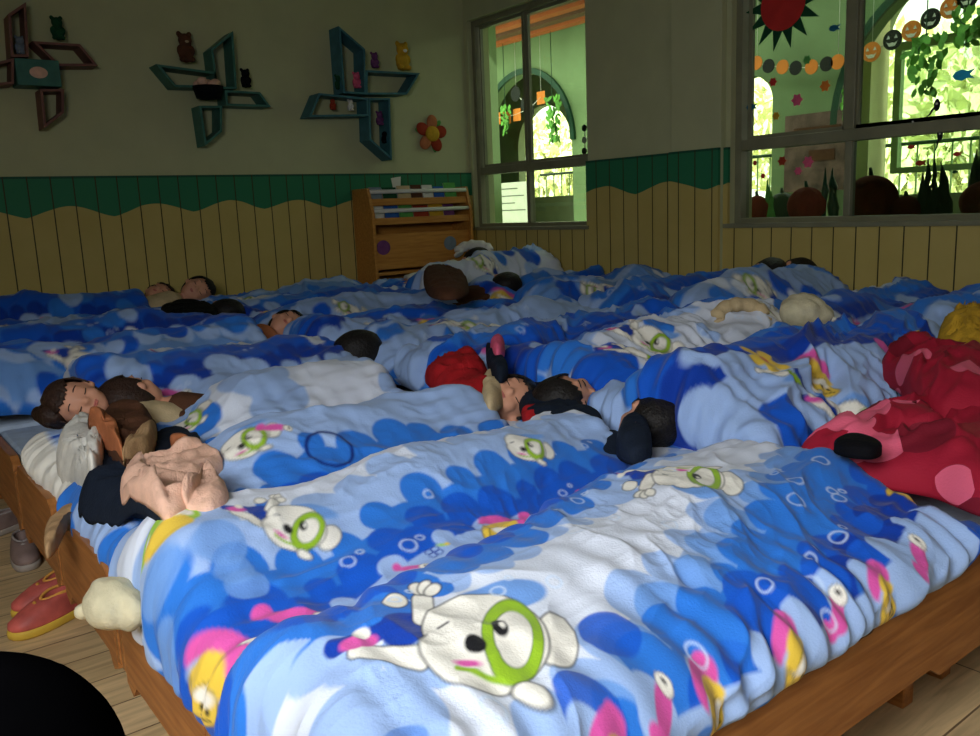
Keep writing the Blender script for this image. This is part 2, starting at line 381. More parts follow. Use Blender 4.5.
# trees outside
def leaves_mesh(n, rad, size, seed, squash=.8):
    rs = np.random.RandomState(seed); bm = bmesh.new()
    for i in range(n):
        d = rs.normal(size=3); d /= np.linalg.norm(d); r = rad * (rs.rand() ** .4)
        c = Vector((d[0] * r, d[1] * r, d[2] * r * squash)); a = Euler(rs.rand(3) * 6.3).to_matrix(); s = size * (.6 + rs.rand())
        vs = [bm.verts.new(c + a @ Vector(q) * s) for q in ((-1, 0, 0), (-.3, .45, .1), (.5, .4, .1), (1, 0, 0), (.5, -.4, .1), (-.3, -.45, .1))]
        bm.faces.new(vs)
    return bm
for i, (x, y, z, r, lb) in enumerate(((12, 4.5, 2.0, 1.7, 'bright leafy tree seen left of the corridor arch in the right window'), (12.5, 7.4, 2.2, 1.8, 'bright leafy tree beyond the pale window frame in the corridor'),
                                      (12, 13.0, 1.6, 1.5, 'sunlit tree outside the arch seen through the left window'), (11, 5.9, .9, 1.1, 'low sunlit bush under the tree beyond the balcony railing'))):
    t = empty('tree', (x, y, -.3)); tag(t, lb, 'tree', 'trees outside')
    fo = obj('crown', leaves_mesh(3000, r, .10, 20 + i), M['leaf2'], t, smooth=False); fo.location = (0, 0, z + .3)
    bm = bmesh.new(); tube(bm, [(0, 0, 0), (.05, .03, z * .5), (0, 0, z + .5)], [.13, .1, .05]); obj('trunk', bm, M['bark'], t)

# ------------------------------------------------------------------ beds
ROW = [.63 + .51 * k for k in range(9)]
COLX = [.34, 1.62, 2.90]; BL = 1.27; BW = .50
def make_bed():
    e = empty('child_bed')
    for yy, nm in ((0, 'side_rail'), (BW - .025, 'side_rail')):
        pts = [(0, .0), (.10, .0), (.13, .17), (.16, .195), (BL - .26, .195), (BL - .23, .17), (BL - .2, .0), (BL - .06, 0), (BL, 0), (BL, .35), (BL - .33, .355), (BL - .38, .345), (BL - .42, .325), (.30, .325), (.26, .34), (.0, .34)]
        pts = [(0, .165), (.14, .165), (.18, .19), (BL - .20, .19), (BL - .16, .16), (BL, .16), (BL, .355), (BL - .33, .358), (BL - .37, .35), (BL - .405, .325), (0, .325)]
        bm = prism(bmesh.new(), pts, 1, yy, yy + .025)
        bmesh.ops.bevel(bm, geom=[x for x in bm.edges if x.calc_length() > .02], offset=.003, segments=1, affect='EDGES')
        obj(nm, bm, M['bedwood'], e, smooth=False)
    for xx, nm in ((0.0, 'foot_board'), (BL - .022, 'head_board')):
        h = .36
        pts = [(.026, .15), (.06, .135), (.09, .165), (BW - .09, .165), (BW - .06, .135), (BW - .026, .15), (BW - .026, h - .02), (BW - .06, h), (.06, h), (.026, h - .02)]
        bm = prism(bmesh.new(), pts, 0, xx, xx + .022)
        obj(nm, bm, M['bedwoodY'], e, smooth=False)
    for xx in (.09, BL - .06):
        for yy in (.11, BW - .15): obj('leg', bx(bmesh.new(), xx, xx + .04, yy, yy + .04, 0, .21, .003), M['bedwoodY'], e, smooth=False)
    obj('slat_base', bx(bmesh.new(), .03, BL - .03, .03, BW - .03, .20, .225), M['bedwood'], e, smooth=False)
    obj('mattress', bx(bmesh.new(), .026, BL - .026, .028, BW - .028, .228, .355, .018), M['mattress'], e, smooth=False)
    return e
rown = ['nearest the camera', 'second from the camera', 'third from the camera', 'fourth from the camera', 'fifth from the camera', 'sixth from the camera', 'seventh from the camera', 'second from the panelled wall', 'against the panelled wall']
coln = ['left column beside the bare floor', 'middle column', 'right column under the windows']
bed0 = None
for c in range(3):
    for r in range(9):
        if c == 2 and r < 1: continue
        b = make_bed() if bed0 is None else copy_tree(bed0)
        if bed0 is None: bed0 = b
        b.location = (COLX[c], ROW[r], 0)
        if c == 2: b.scale = (.81, 1, 1)
        tag(b, 'low pine child bed, row %s, %s' % (rown[r], coln[c]), 'bed', 'low wooden beds pushed together in rows')

# ------------------------------------------------------------------ printed pattern painter
def srgb(r, g, b):
    f = lambda v: (v / 255 / 12.92) if v / 255 <= .04045 else ((v / 255 + .055) / 1.055) ** 2.4
    return np.array([f(r), f(g), f(b)])
WHT = srgb(216, 223, 238); LT = srgb(158, 186, 232); LT2 = srgb(112, 158, 224); MID = srgb(42, 118, 214); STR = srgb(14, 86, 198); DEEP = srgb(8, 58, 162); NVY = srgb(8, 40, 120)
PINK = srgb(222, 88, 170); YEL = srgb(232, 196, 70); GRN = srgb(150, 190, 40); LIME = srgb(160, 205, 60); BLK = srgb(20, 20, 24); CRM = srgb(240, 236, 225); ORG = srgb(230, 130, 60)
class Painter:
    def __init__(s, A, B, base, w):
        s.a, s.b, s.w = A, B, w; s.c = np.ones(A.shape + (3,)) * base
    def put(s, sd, col, alpha=1.0):
        al = np.clip(.5 - sd / s.w, 0, 1) * alpha
        s.c = s.c * (1 - al[..., None]) + col * al[..., None]
    def scallop(s, yb, col, side=-1, r=.06, step=.085, seed=0, x0=-.3, x1=1.8):
        rs = np.random.RandomState(seed); sd = side * -1 * (s.b - yb(s.a)) if side < 0 else (yb(s.a) - s.b)
        sd = (s.b - yb(s.a)) if side < 0 else (yb(s.a) - s.b)
        x = x0
        while x < x1:
            rr = r * (.75 + .6 * rs.rand()); cy = yb(x) - side * -1 * (-.01) + side * rr * .25 * rs.rand()
            sd = np.minimum(sd, np.hypot(s.a - x, s.b - cy) - rr); x += step * (.8 + .5 * rs.rand())
        s.put(sd, col)
    def blob(s, x, y, r, col, alpha=1.0): s.put(np.hypot(s.a - x, s.b - y) - r, col, alpha)
    def ring(s, x, y, r, col, t=.003, alpha=.6): s.put(np.abs(np.hypot(s.a - x, s.b - y) - r) - t, col, alpha)
    def local(s, x, y, ang, k, flip=1):
        """local frame: +v is the emblem's up; ang = direction of up in the cloth; k = size"""
        dx, dy = (s.a - x) / k, (s.b - y) / k; ux, uy = math.cos(ang), math.sin(ang)
        return flip * (dx * uy - dy * ux), dx * ux + dy * uy
    def sub(s, x, y, ang, k, flip=1):
        u, v = s.local(x, y, ang, k, flip); return Sub(s, u, v, k)
class Sub:
    def __init__(s, P, u, v, k): s.P, s.u, s.v, s.k = P, u, v, k
    def ell(s, x, y, rx, ry, col, rot=0, out=0, ring=0):
        c, n = math.cos(rot), math.sin(rot); du, dv = s.u - x, s.v - y; a = du * c + dv * n; b = -du * n + dv * c
        sd = (np.sqrt((a / rx) ** 2 + (b / ry) ** 2) - 1) * min(rx, ry)
        if ring: sd = np.abs(sd) - ring
        if out: s.P.put((sd - out) * s.k, BLK)
        s.P.put(sd * s.k, col)
    def seg(s, x0, y0, x1, y1, t, col, out=0):
        dx, dy = x1 - x0, y1 - y0; h = np.clip(((s.u - x0) * dx + (s.v - y0) * dy) / (dx * dx + dy * dy + 1e-9), 0, 1)
        sd = np.hypot(s.u - x0 - h * dx, s.v - y0 - h * dy) - t
        if out: s.P.put((sd - out) * s.k, BLK)
        s.P.put(sd * s.k, col)
def dog(P, x, y, ang, k, flip=1, body=True, asp=1.0):
    """white long-eared puppy face with a green goggle loop, blue suit, paws up"""
    g = P.sub(x, y, ang, k, flip); g.v = g.v / asp; o = .025
    if body:
        g.ell(-1.25, .55, .34, .28, MID); g.seg(-2.3, -.35, -1.1, .25, .16, DEEP)
        g.ell(-1.25, .05, .42, .42, DEEP); g.seg(-1.9, -.45, -1.0, -.55, .17, CRM, o); g.ell(-1.95, -.25, .3, .16, PINK, .4); g.ell(-1.95, -.05, .14, .12, CRM)
        g.seg(-1.0, .35, -1.05, .9, .17, CRM, o)
        for a in (-.5, .1, .7): g.ell(-1.05 + .25 * math.sin(a), 1.0 + .22 * math.cos(a), .12, .16, CRM, -a, o)
        g.ell(-1.5, .78, .2, .2, CRM, 0, o)
    g.ell(1.15, .2, .34, .52, CRM, -.25, o); g.ell(.35, 1.0, .8, .3, LT2, .2)
    g.ell(0, .15, 1.0, .86, CRM, 0, o); g.ell(-.15, -.35, .85, .55, CRM, 0, o); g.ell(-.1, -.1, .8, .7, CRM)
    g.ell(.42, .1, .40, .66, GRN, -.1, .012, .085); g.ell(.45, .12, .27, .52, CRM, -.1)
    g.ell(.22, .22, .13, .18, BLK, .3); g.ell(.26, .26, .05, .07, CRM, .3); g.ell(-.18, -.18, .17, .14, BLK, .2)
    g.seg(-.75, .1, -.6, .2, .02, BLK); g.seg(-.45, -.62, .6, -.66, .045, GRN); g.ell(.62, -.78, .24, .13, CRM, .1, o)
    g.ell(-.3, -.5, .2, .06, PINK, .1)
def pinkcap(P, x, y, ang, k, flip=1, wide=1.0):
    """yellow puppy under a pink cap"""
    g = P.sub(x, y, ang, k, flip); g.u = g.u / wide
    g.ell(0, .25, 1.1, .62, PINK, .15); g.ell(.5, .5, .5, .35, PINK, .5); g.ell(-.1, -.3, .85, .5, LT)
    for a in np.linspace(-2.6, -.5, 6): g.ell(.65 * math.cos(a), .05 + .55 * math.sin(a), .22, .30, YEL, a - PI / 2)
    g.ell(0, -.05, .62, .42, YEL); g.ell(.05, -.8, .62, .52, YEL, .1, .02); g.ell(.0, -.55, .5, .2, CRM, .1)
    g.ell(-.15, -.85, .08, .1, BLK); g.ell(.3, -.8, .08, .1, BLK); g.seg(-.1, -1.1, .4, -1.05, .03, BLK); g.ell(-.7, -.9, .16, .5, YEL, .2, .02)
def fish(P, x, y, ang, k, flip=1):
    g = P.sub(x, y, ang, k, flip)
    g.ell(0, 0, 1.0, .42, PINK, .1); g.ell(-1.1, .05, .35, .45, PINK, .2); g.ell(.95, .1, .38, .36, CRM, 0, .02); g.ell(1.05, .15, .09, .12, BLK)
def swirl(P, x, y, ang, k):
    g = P.sub(x, y, ang, k)
    for i in range(4): g.ell(.45 * math.cos(i * 1.57), .45 * math.sin(i * 1.57), .34, .34, DEEP, 0, 0, .06)
    g.ell(.6, 1.0, .5, .17, LIME); g.ell(1.0, 1.15, .25, .2, YEL)
def mate(P, x, y, ang, k, flip=1):
    g = P.sub(x, y, ang, k, flip)
    g.seg(-.9, .5, .6, .2, .2, CRM, .03); g.ell(.7, .4, .4, .3, CRM, 0, .03); g.seg(-.2, -.4, .5, -.6, .2, GRN, .02); g.ell(-.5, -.2, .3, .35, CRM, 0, .03)
    g.seg(.4, -.1, .8, -.8, .16, DEEP); g.ell(.85, -.2, .22, .2, LT); g.ell(-.5, -.9, .45, .25, LT2)
def flower(P, x, y, ang, k):
    g = P.sub(x, y, ang, k)
    for i in range(5): g.ell(.6 * math.cos(i * 1.257), .6 * math.sin(i * 1.257), .5, .32, YEL, i * 1.257)
    g.ell(0, 0, .25, .22, ORG)
def bubbles(P, n, seed, x0, x1, y0, y1):
    rs = np.random.RandomState(seed)
    for i in range(n):
        x = x0 + rs.rand() * (x1 - x0); y = y0 + rs.rand() * (y1 - y0); r = .006 + .009 * rs.rand()
        P.ring(x, y, r, np.array([.62, .75, .95]), .0016 + .0008 * rs.rand(), .65)
        if rs.rand() < .5: P.ring(x + .03, y + .012, r * .5, np.array([.62, .75, .95]), .002, .7)
def clouds(P, seed, x0, x1, y0, y1, n, col, r=.05, alpha=1.0):
    rs = np.random.RandomState(seed)
    for i in range(n): P.blob(x0 + rs.rand() * (x1 - x0), y0 + rs.rand() * (y1 - y0), r * (.6 + .8 * rs.rand()), col, alpha)

# ------------------------------------------------------------------ quilts
def quilt(label, x0, x1, y0, y1, zt, hang, hump, paint, res=.006, seed=1, T=.035, foldamp=.010, gather=.006, base=.0, r=.06, zfloor=.24, yfar=None):
    """padded quilt: x0..x1,y0..y1 where it starts to roll over; hang=(left,right,near,far); hump(X,Y) height of what lies beneath"""
    hl, hr, hn, hf = hang
    s = np.arange(x0 - hl, x1 + hr + res, res); t = np.arange(y0 - hn, y1 + hf + res, res)
    S, Tt = np.meshgrid(s, t, indexing='ij')
    # wavy outline: shift param near the hem
    cxm, cym = (s[0] + s[-1]) / 2, (t[0] + t[-1]) / 2
    if yfar is not None:
        yf = np.interp(S, [p[0] for p in yfar], [p[1] for p in yfar]); Tt0 = Tt
        Tt = t[0] + (Tt - t[0]) * (yf - t[0]) / (t[-1] - t[0]); y1 = yf - hf
    tl, th_ = t[0], (Tt[:, -1:] if yfar is not None else t[-1])
    S2 = cxm + (S - cxm) * (1 + .018 * vn(Tt * 5, Tt * 0, seed)); T2 = cym + (Tt - cym) * (1 + .05 * vn(S * 3.5, S * 0, seed + 1) + .02 * vn(S * 11, S * 0, seed + 2))
    # round the corners
    u = np.clip(np.abs(S - cxm) / ((s[-1] - s[0]) / 2), 0, 1); w = np.clip(np.abs(Tt - cym) / ((t[-1] - t[0]) / 2), 0, 1)
    S2 = cxm + (S2 - cxm) * (1 - .035 * w ** 6); T2 = cym + (T2 - cym) * (1 - .09 * u ** 8)
    def roll(v, a, b, rr):
        e = np.where(v < a, a - v, np.where(v > b, v - b, 0)); sg = np.where(v < a, -1, 1)
        q = np.minimum(e / rr, PI / 2)
        return np.clip(v, a, b) + sg * rr * np.sin(q), rr * (1 - np.cos(q)) + np.maximum(e - rr * PI / 2, 0), e
    X, dx, ex = roll(S2, x0, x1, r); Y, dy, ey = roll(T2, y0, y1, r)
    drop = np.hypot(dx, dy)
    Z = zt + hump(X, Y) * sst(.12, .0, np.maximum(ex, ey)) + base - drop
    Z = np.maximum(Z, zfloor + .0 * Z)
    # distance to hem
    d = np.minimum(np.minimum(S - s[0], s[-1] - S), np.minimum(Tt - t[0], th_ - Tt))
    # folds
    rot = .35 + .5 * math.sin(seed * 1.7)
    wx = S * math.cos(rot) + Tt * math.sin(rot) + .06 * fbm(S * 4, Tt * 4, seed + 3); wy = -S * math.sin(rot) + Tt * math.cos(rot) + .06 * fbm(S * 4 + 9, Tt * 4, seed + 4)
    f = foldamp * ridged(wx * 3.0, wy * 8.5, seed + 5, 2) + foldamp * .55 * fbm(S * 5, Tt * 7, seed + 6) + foldamp * .22 * ridged(S * 16 + 3 * vn(S * 3, Tt * 3, seed), Tt * 22, seed + 7, 2)
    nearw = np.exp(-np.maximum(Tt - t[0], 0) / .16) + .5 * np.exp(-np.maximum(th_ - Tt, 0) / .10)
    g1 = np.sin(S * 2 * PI / .062 + 4 * vn(S * 5, Tt * 2.2, seed + 8) + Tt * 9)
    endw = np.exp(-np.maximum(S - s[0], 0) / .09) + np.exp(-np.maximum(s[-1] - S, 0) / .12)
    g2 = np.sin(Tt * 2 * PI / .055 + 4 * vn(Tt * 5, S * 2.2, seed + 9) - S * 9)
    f += gather * (g1 * nearw * (.5 + .5 * vn(S * 4, Tt * 4, seed + 10) + .3) + g2 * endw * .8)
    P = np.stack([X, Y, Z], -1)
    gu = np.gradient(P, axis=0); gv = np.gradient(P, axis=1); Nn = np.cross(gu, gv); Nn /= (np.linalg.norm(Nn, axis=-1, keepdims=True) + 1e-9)
    th = T * np.sqrt(np.clip(1 - (1 - np.clip(d / .045, 0, 1)) ** 2, 0.02, 1))
    top = P + Nn * (th + f * sst(0, .03, d))[..., None]
    col = paint(S, Tt, res)
    me = grid_mesh('quilt', top, col)
    o = obj('quilt', me, M['quilt'])
    # underside (lining) as a coarse part closing the hem
    k = max(2, int(.02 / res)); ii = sorted(set(list(range(0, len(s), k)) + [len(s) - 1])); jj = sorted(set(list(range(0, len(t), k)) + [len(t) - 1]))
    bot = P[np.ix_(ii, jj)] - Nn[np.ix_(ii, jj)] * .004
    bot[0] = top[0][jj]; bot[-1] = top[-1][jj]; bot[:, 0] = top[ii][:, 0]; bot[:, -1] = top[ii][:, -1]
    lin = obj('lining', grid_mesh('lining', bot[:, ::-1]), M['c_white'], o)
    tag(o, label, 'quilt', 'blue printed quilts over the sleeping children')
    return o
def ridge(yc, h, sg, xa, xb, amp=.03, seed=0, tilt=0, slope=0, far=1.0, low=.45):
    def f(X, Y):
        yy = yc + slope * (X - xa) ; d = Y - yy
        e = np.where(d > 0, far, 1.0) * sg
        prof = sst(xa - .12, xa + .1, X) * (1 - .8 * sst(xb - .15, xb + .2, X)) if xb > xa else 1
        return h * np.exp(-(d / e) ** 2 / 2) * (low + (1 - low) * prof) + amp * fbm(X * 3.1, Y * 4.2, seed + 30, 2) + tilt * d
    return f
yb = lambda pts: (lambda x: np.interp(x, [p[0] for p in pts], [p[1] for p in pts]))

UPA = math.atan2(.78, .60)
def pxl(pts, z):
    """boundary drawn through points of the quilt's top, in the room's own metres"""
    q = sorted((at(u, v, z=z).x, at(u, v, z=z).y) for u, v in pts)
    return lambda x: np.interp(x, [p[0] for p in q], [p[1] for p in q])
def paintA(S, T, w):
    P = Painter(S, T, WHT, w * 1.3); z = .47
    P.scallop(pxl([(190, 720), (240, 690), (300, 680), (353, 690), (373, 668), (389, 650), (425, 615), (445, 600), (500, 580), (560, 540), (610, 510), (640, 485), (680, 450)], z), LT, 1, .035, .08, 1)
    P.scallop(pxl([(190, 705), (240, 677), (300, 665), (353, 677), (373, 653), (389, 633), (425, 597), (445, 585), (480, 575), (520, 550), (560, 520), (600, 492), (650, 455)], z), MID, 1, .035, .08, 2)
    P.scallop(pxl([(190, 690), (240, 660), (300, 640), (350, 640), (373, 620), (395, 595), (425, 572), (460, 565), (520, 530), (560, 500), (600, 475), (640, 440)], z), STR, 1, .03, .07, 3)
    clouds(P, 5, .38, .5, .72, .86, 4, LT, .05); clouds(P, 15, .45, .62, .9, .96, 3, MID, .03)
    P.scallop(pxl([(500, 760), (560, 700), (600, 640), (650, 590), (690, 540), (740, 500), (790, 455)], z), LT, -1, .04, .09, 6)
    P.scallop(pxl([(560, 760), (600, 690), (625, 640), (680, 590), (720, 540), (760, 500), (810, 455)], z), LT2, -1, .04, .09, 7)
    P.scallop(pxl([(570, 770), (603, 705), (640, 650), (690, 600), (720, 575), (760, 530), (785, 490), (830, 458)], z), MID, -1, .035, .075, 8)
    P.scallop(pxl([(590, 775), (640, 715), (700, 650), (740, 610), (790, 565), (830, 530), (860, 495), (870, 455)], z), STR, -1, .035, .07, 9)
    P.scallop(pxl([(630, 765), (680, 700), (730, 650), (780, 610), (830, 565), (870, 520), (905, 460)], z), DEEP, -1, .035, .07, 10)
    clouds(P, 11, .2, 1.5, .64, .74, 12, STR, .035, .9); clouds(P, 12, .2, 1.5, .62, .72, 8, MID, .026, .6)
    P.scallop(yb([(.1, .625), (.7, .635), (1.2, .645), (1.5, .69), (1.8, .8)]), LT, -1, .025, .09, 13)
    clouds(P, 14, .2, 1.6, .52, .60, 14, MID, .024, .9); clouds(P, 16, .2, 1.6, .52, .60, 10, WHT, .02, .9)
    for i, x in enumerate((.42, .62, .80, .98, 1.24)): pinkcap(P, x, .640, PI / 2 + .2, .030)
    for i, x in enumerate((.33, .71, 1.10, 1.36)): fish(P, x, .645, PI / 2 + .4, .026)
    P.scallop(yb([(1.5, .5), (1.53, .7), (1.56, .9), (1.6, 1.05), (1.65, 1.3)]), STR, -1, .02, .05, 19)
    pinkcap(P, 1.57, .76, 0.3, .045); pinkcap(P, 1.60, .88, 0.3, .035); fish(P, 1.6, .66, .2, .03)
    a = at(482, 648, z=.475); b = at(688, 481, z=.49)
    dog(P, a.x, a.y, UPA, .074, asp=1.38); dog(P, b.x, b.y, UPA + PI * .9, .062, -1, asp=1.5)
    bubbles(P, 26, 4, .45, 1.5, .64, 1.1)
    return P.c
def paintB(S, T, w):
    P = Painter(S, T, WHT, w * 1.3); z = .45
    P.scallop(yb([(.2, 1.58), (1.8, 1.62)]), LT, 1, .03, .09, 1)
    P.scallop(pxl([(140, 560), (190, 560), (300, 535), (370, 505), (440, 478), (500, 458), (560, 440), (640, 425)], z), LT, -1, .04, .10, 6)
    P.scallop(pxl([(130, 590), (165, 580), (230, 572), (300, 555), (370, 530), (385, 515), (440, 497), (500, 477), (560, 460), (640, 440)], z), MID, -1, .035, .09, 7)
    P.scallop(pxl([(130, 615), (200, 598), (300, 575), (360, 550), (400, 525), (440, 512), (500, 492), (560, 472), (640, 450)], z), STR, -1, .035, .08, 8)
    P.scallop(pxl([(130, 650), (200, 635), (290, 610), (330, 580), (365, 560), (420, 535), (470, 515), (520, 500), (600, 475), (660, 452)], z), LT, -1, .025, .09, 9)
    clouds(P, 10, .3, .46, 1.0, 1.2, 8, STR, .035); clouds(P, 11, .55, 1.2, 1.0, 1.15, 10, WHT, .03)
    pinkcap(P, .365, 1.135, .12, .044, wide=1.6)
    for (u, v, k, fn) in ((270, 628, .040, mate), (290, 598, .045, fish), (338, 592, .026, swirl), (408, 552, .022, fish), (430, 540, .02, swirl), (500, 512, .045, pinkcap), (545, 500, .04, fish), (595, 480, .03, fish)):
        p = at(u, v, z=.44); fn(P, p.x, p.y, UPA - .05, k)
    p = at(148, 590, z=.40); g = P.sub(p.x + .05, p.y, UPA, .042); g.ell(0, 0, 1.0, .8, LIME, .3); g.ell(.3, -.5, .6, .5, YEL); g.ell(.3, .2, .4, .25, CRM); g.ell(-.6, -.3, .2, .5, CRM)
    p = at(290, 512, z=.50); dog(P, p.x, p.y, UPA - .15, .05, asp=1.1); p = at(522, 443, z=.5); dog(P, p.x, p.y, UPA + .1, .042, 1, False)
    p = at(200, 545, z=.5); clouds(P, 14, p.x - .08, p.x + .15, p.y - .05, p.y + .06, 6, LT2, .03, .8)
    bubbles(P, 12, 5, .6, 1.5, 1.15, 1.6)
    return P.c
def paintC(S, T, w):
    P = Painter(S, T, LT, w * 1.3); z = .50
    P.scallop(yb([(.3, 1.98), (1.0, 1.99), (1.6, 2.02)]), MID, 1, .03, .08, 3)
    clouds(P, 3, .95, 1.3, 1.84, 1.96, 7, LT, .05); clouds(P, 4, 1.25, 1.45, 1.8, 2.0, 5, WHT, .06)
    P.scallop(pxl([(200, 475), (240, 470), (310, 440), (350, 437), (385, 425), (430, 418), (470, 415), (520, 405)], z), MID, -1, .04, .09, 5)
    P.scallop(pxl([(200, 490), (250, 480), (310, 455), (350, 450), (400, 438), (470, 425), (520, 412)], z), STR, -1, .04, .08, 6)
    P.scallop(pxl([(220, 500), (280, 482), (340, 465), (400, 455), (470, 435), (530, 418)], z), DEEP, -1, .035, .08, 7)
    p = at(250, 446, z=z); dog(P, p.x, p.y, UPA + .5, .045, body=False); p = at(300, 424, z=z); g = P.sub(p.x, p.y, UPA, .03); g.ell(0, 0, .8, .5, YEL); g.ell(.1, 0, .15, .15, BLK)
    p = at(325, 440, z=z); P.ring(p.x, p.y, .05, NVY, .004, 1); p = at(275, 440, z=z); fish(P, p.x, p.y, UPA, .025)
    return P.c
def paintD(S, T, w):
    P = Painter(S, T, WHT, w * 1.3); z = .53
    clouds(P, 2, .5, 1.5, 2.2, 2.55, 16, LT, .07); P.put(S - .78, LT); clouds(P, 6, .42, .8, 2.15, 2.6, 8, MID, .05); clouds(P, 7, .42, .8, 2.15, 2.6, 5, STR, .04); clouds(P, 9, .42, .8, 2.15, 2.6, 5, WHT, .04); P.put(S - .415, CRM)
    P.scallop(pxl([(170, 430), (230, 412), (290, 408), (315, 395), (350, 385), (400, 378), (460, 372)], z), LT, -1, .04, .09, 4)
    P.scallop(pxl([(170, 440), (230, 420), (290, 417), (315, 403), (350, 393), (400, 386), (460, 380)], z), MID, -1, .04, .09, 5)
    P.scallop(pxl([(170, 460), (230, 438), (290, 430), (315, 415), (350, 405), (400, 395), (460, 390)], z), STR, -1, .04, .08, 6)
    p = at(190, 396, z=z); dog(P, p.x, p.y, UPA + .7, .05, body=False)
    return P.c
def generic(y0, y1, seed, flip=False, kx=0.0, dogs=1, x0=.3, x1=1.6, dark=0, blue=.5, bright=False, extra=()):
    def f(S, T, w):
        rs = np.random.RandomState(seed); P = Painter(S, T, [WHT, LT, LT * .9, LT2][(seed // 2) % 4] * (.9 if not bright else 1), w * 1.3); D = y1 - y0
        s1 = -1 if not flip else 1
        Y = (lambda q: y0 + q * D) if not flip else (lambda q: y1 - q * D)
        wob = lambda q, a=.05: (lambda x: Y(q) + a * D * np.sin((x - x0) * (5 + seed % 3) + seed) + kx * (x - x0))
        P.scallop(wob(1.02 - .1 * rs.rand()), LT, -s1, .05, .1, seed)
        P.scallop(wob(1.10), MID, -s1, .05, .1, seed + 1)
        b = blue + .1 * (rs.rand() - .5)
        P.scallop(wob(b + .12), LT, s1, .05, .1, seed + 2); P.scallop(wob(b + .03), MID, s1, .05, .1, seed + 3)
        P.scallop(wob(b - .10), STR, s1, .05, .09, seed + 4); P.scallop(wob(b - .24), DEEP, s1, .04, .08, seed + 5)
        P.scallop(wob(b - .36), LT, s1, .04, .10, seed + 6)
        clouds(P, seed + 7, x0, x1, y0 - .1, y1 + .1, 5 + dark * 8, STR, .06); clouds(P, seed + 8, x0, x1, y0, y1, 3, WHT, .04); clouds(P, seed + 18, x0, x1, y0, y1, 7, MID, .05); clouds(P, seed + 9, x0, x1, y0, y1, 5, LT, .05)
        for i in range(4):
            x = x0 + (i + .2 + .6 * rs.rand()) * (x1 - x0) / 4; a = UPA + rs.rand() * 1.2 - .6
            [pinkcap, fish, flower, mate][(i + seed) % 4](P, x, Y(b - .38 - .05 * rs.rand()), a, .04 + .012 * rs.rand())
        for i in range(dogs): dog(P, x0 + (.25 + .5 * i + .1 * rs.rand()) * (x1 - x0), Y(b + .28), UPA + rs.rand() * .8 - .4 + (PI if rs.rand() < .3 else 0), .058, 1 if rs.rand() < .5 else -1)
        for (fn, u, v, z, k) in extra: p = at(u, v, z=z); fn(P, p.x, p.y, UPA, k)
        bubbles(P, 8, seed, x0, x1, y0, y1)
        return P.c
    return f
ql = []
def Q(*a, **k): o = quilt(*a, **k); ql.append(o); return o
# left column, nearest first
Q('bright blue and white quilt nearest the camera printed with two goggled white puppies', .388, 1.51, .69, 1.13, .385, (.15, .09, .095, .07),
  ridge(.90, .085, .18, .3, 2.6, .012, 1, 0, .06), paintA, .0024, 1, .03, .009, .008, r=.05, yfar=[(.2, .98), (.35, .99), (.6, 1.04), (.92, 1.13), (1.33, 1.24), (1.7, 1.16)])
Q('blue and white quilt directly behind the nearest one, yellow and pink puppies at its left', .412, 1.40, 1.07, 1.60, .375, (.14, .03, .10, .06),
  ridge(1.42, .10, .12, .3, 1.5, .012, 2, 0, .04), paintB, .0034, 2, .03, .009, .006, r=.045)
Q('quilt with a deep blue band beside the clothes heap, blue hose-like loop printed on it', .44, 1.32, 1.66, 2.08, .40, (.12, .05, .10, .08),
  ridge(1.88, .11, .12, .66, 1.4, .012, 3, low=.1), paintC, .0042, 3, .03, .009, .006, r=.06)
Q('white topped quilt with scalloped blue edge, fourth from the camera in the left column', .43, 1.30, 2.17, 2.58, .385, (.09, .05, .10, .06),
  ridge(2.38, .13, .13, .80, 1.5, .016, 4, low=.1), paintD, .005, 4, .03, .009, .006, r=.06)
gl = ['quilt over the child whose face shows at the left edge of the beds', 'quilt with a pale blue scalloped band, sixth from the camera in the left column', 'quilt in shade, seventh from the camera in the left column', 'dim quilt second from the panelled wall in the left column', 'dim quilt against the panelled wall in the left column']
for i, lb in enumerate(gl):
    r_ = i + 4; y = ROW[r_]
    Q(lb, COLX[0] + (.27 if i == 0 else .05), COLX[0] + (1.0 if i else 1.1), y + (.05 if i else -.02), y + .46, .43, (.08 if i else .03, .04, .09, .08), ridge(y + .24, .12 + .012 * (i % 3) + .05 * (i == 4), .13, COLX[0], COLX[0] + 1.1, .026, 10 + i), generic(y, y + .5, 40 + 7 * i, i % 2 == 1, dogs=1, x0=COLX[0], x1=COLX[0] + 1.2, dark=i % 2, blue=.5), .008, 20 + i, .035, .011, .006)
ml = [None, 'crumpled dark blue quilt with a yellow bow printed on its top', 'pale quilt with a goggled puppy beside the face of the child in navy', 'quilt in the middle column behind the red jacket', 'quilt in the middle column, fifth from the camera', 'quilt beside the brown-sleeved child in the middle column', 'quilt in the middle column, seventh from the camera', 'quilt in the middle column second from the panelled wall', 'quilt in front of the wooden book rack']
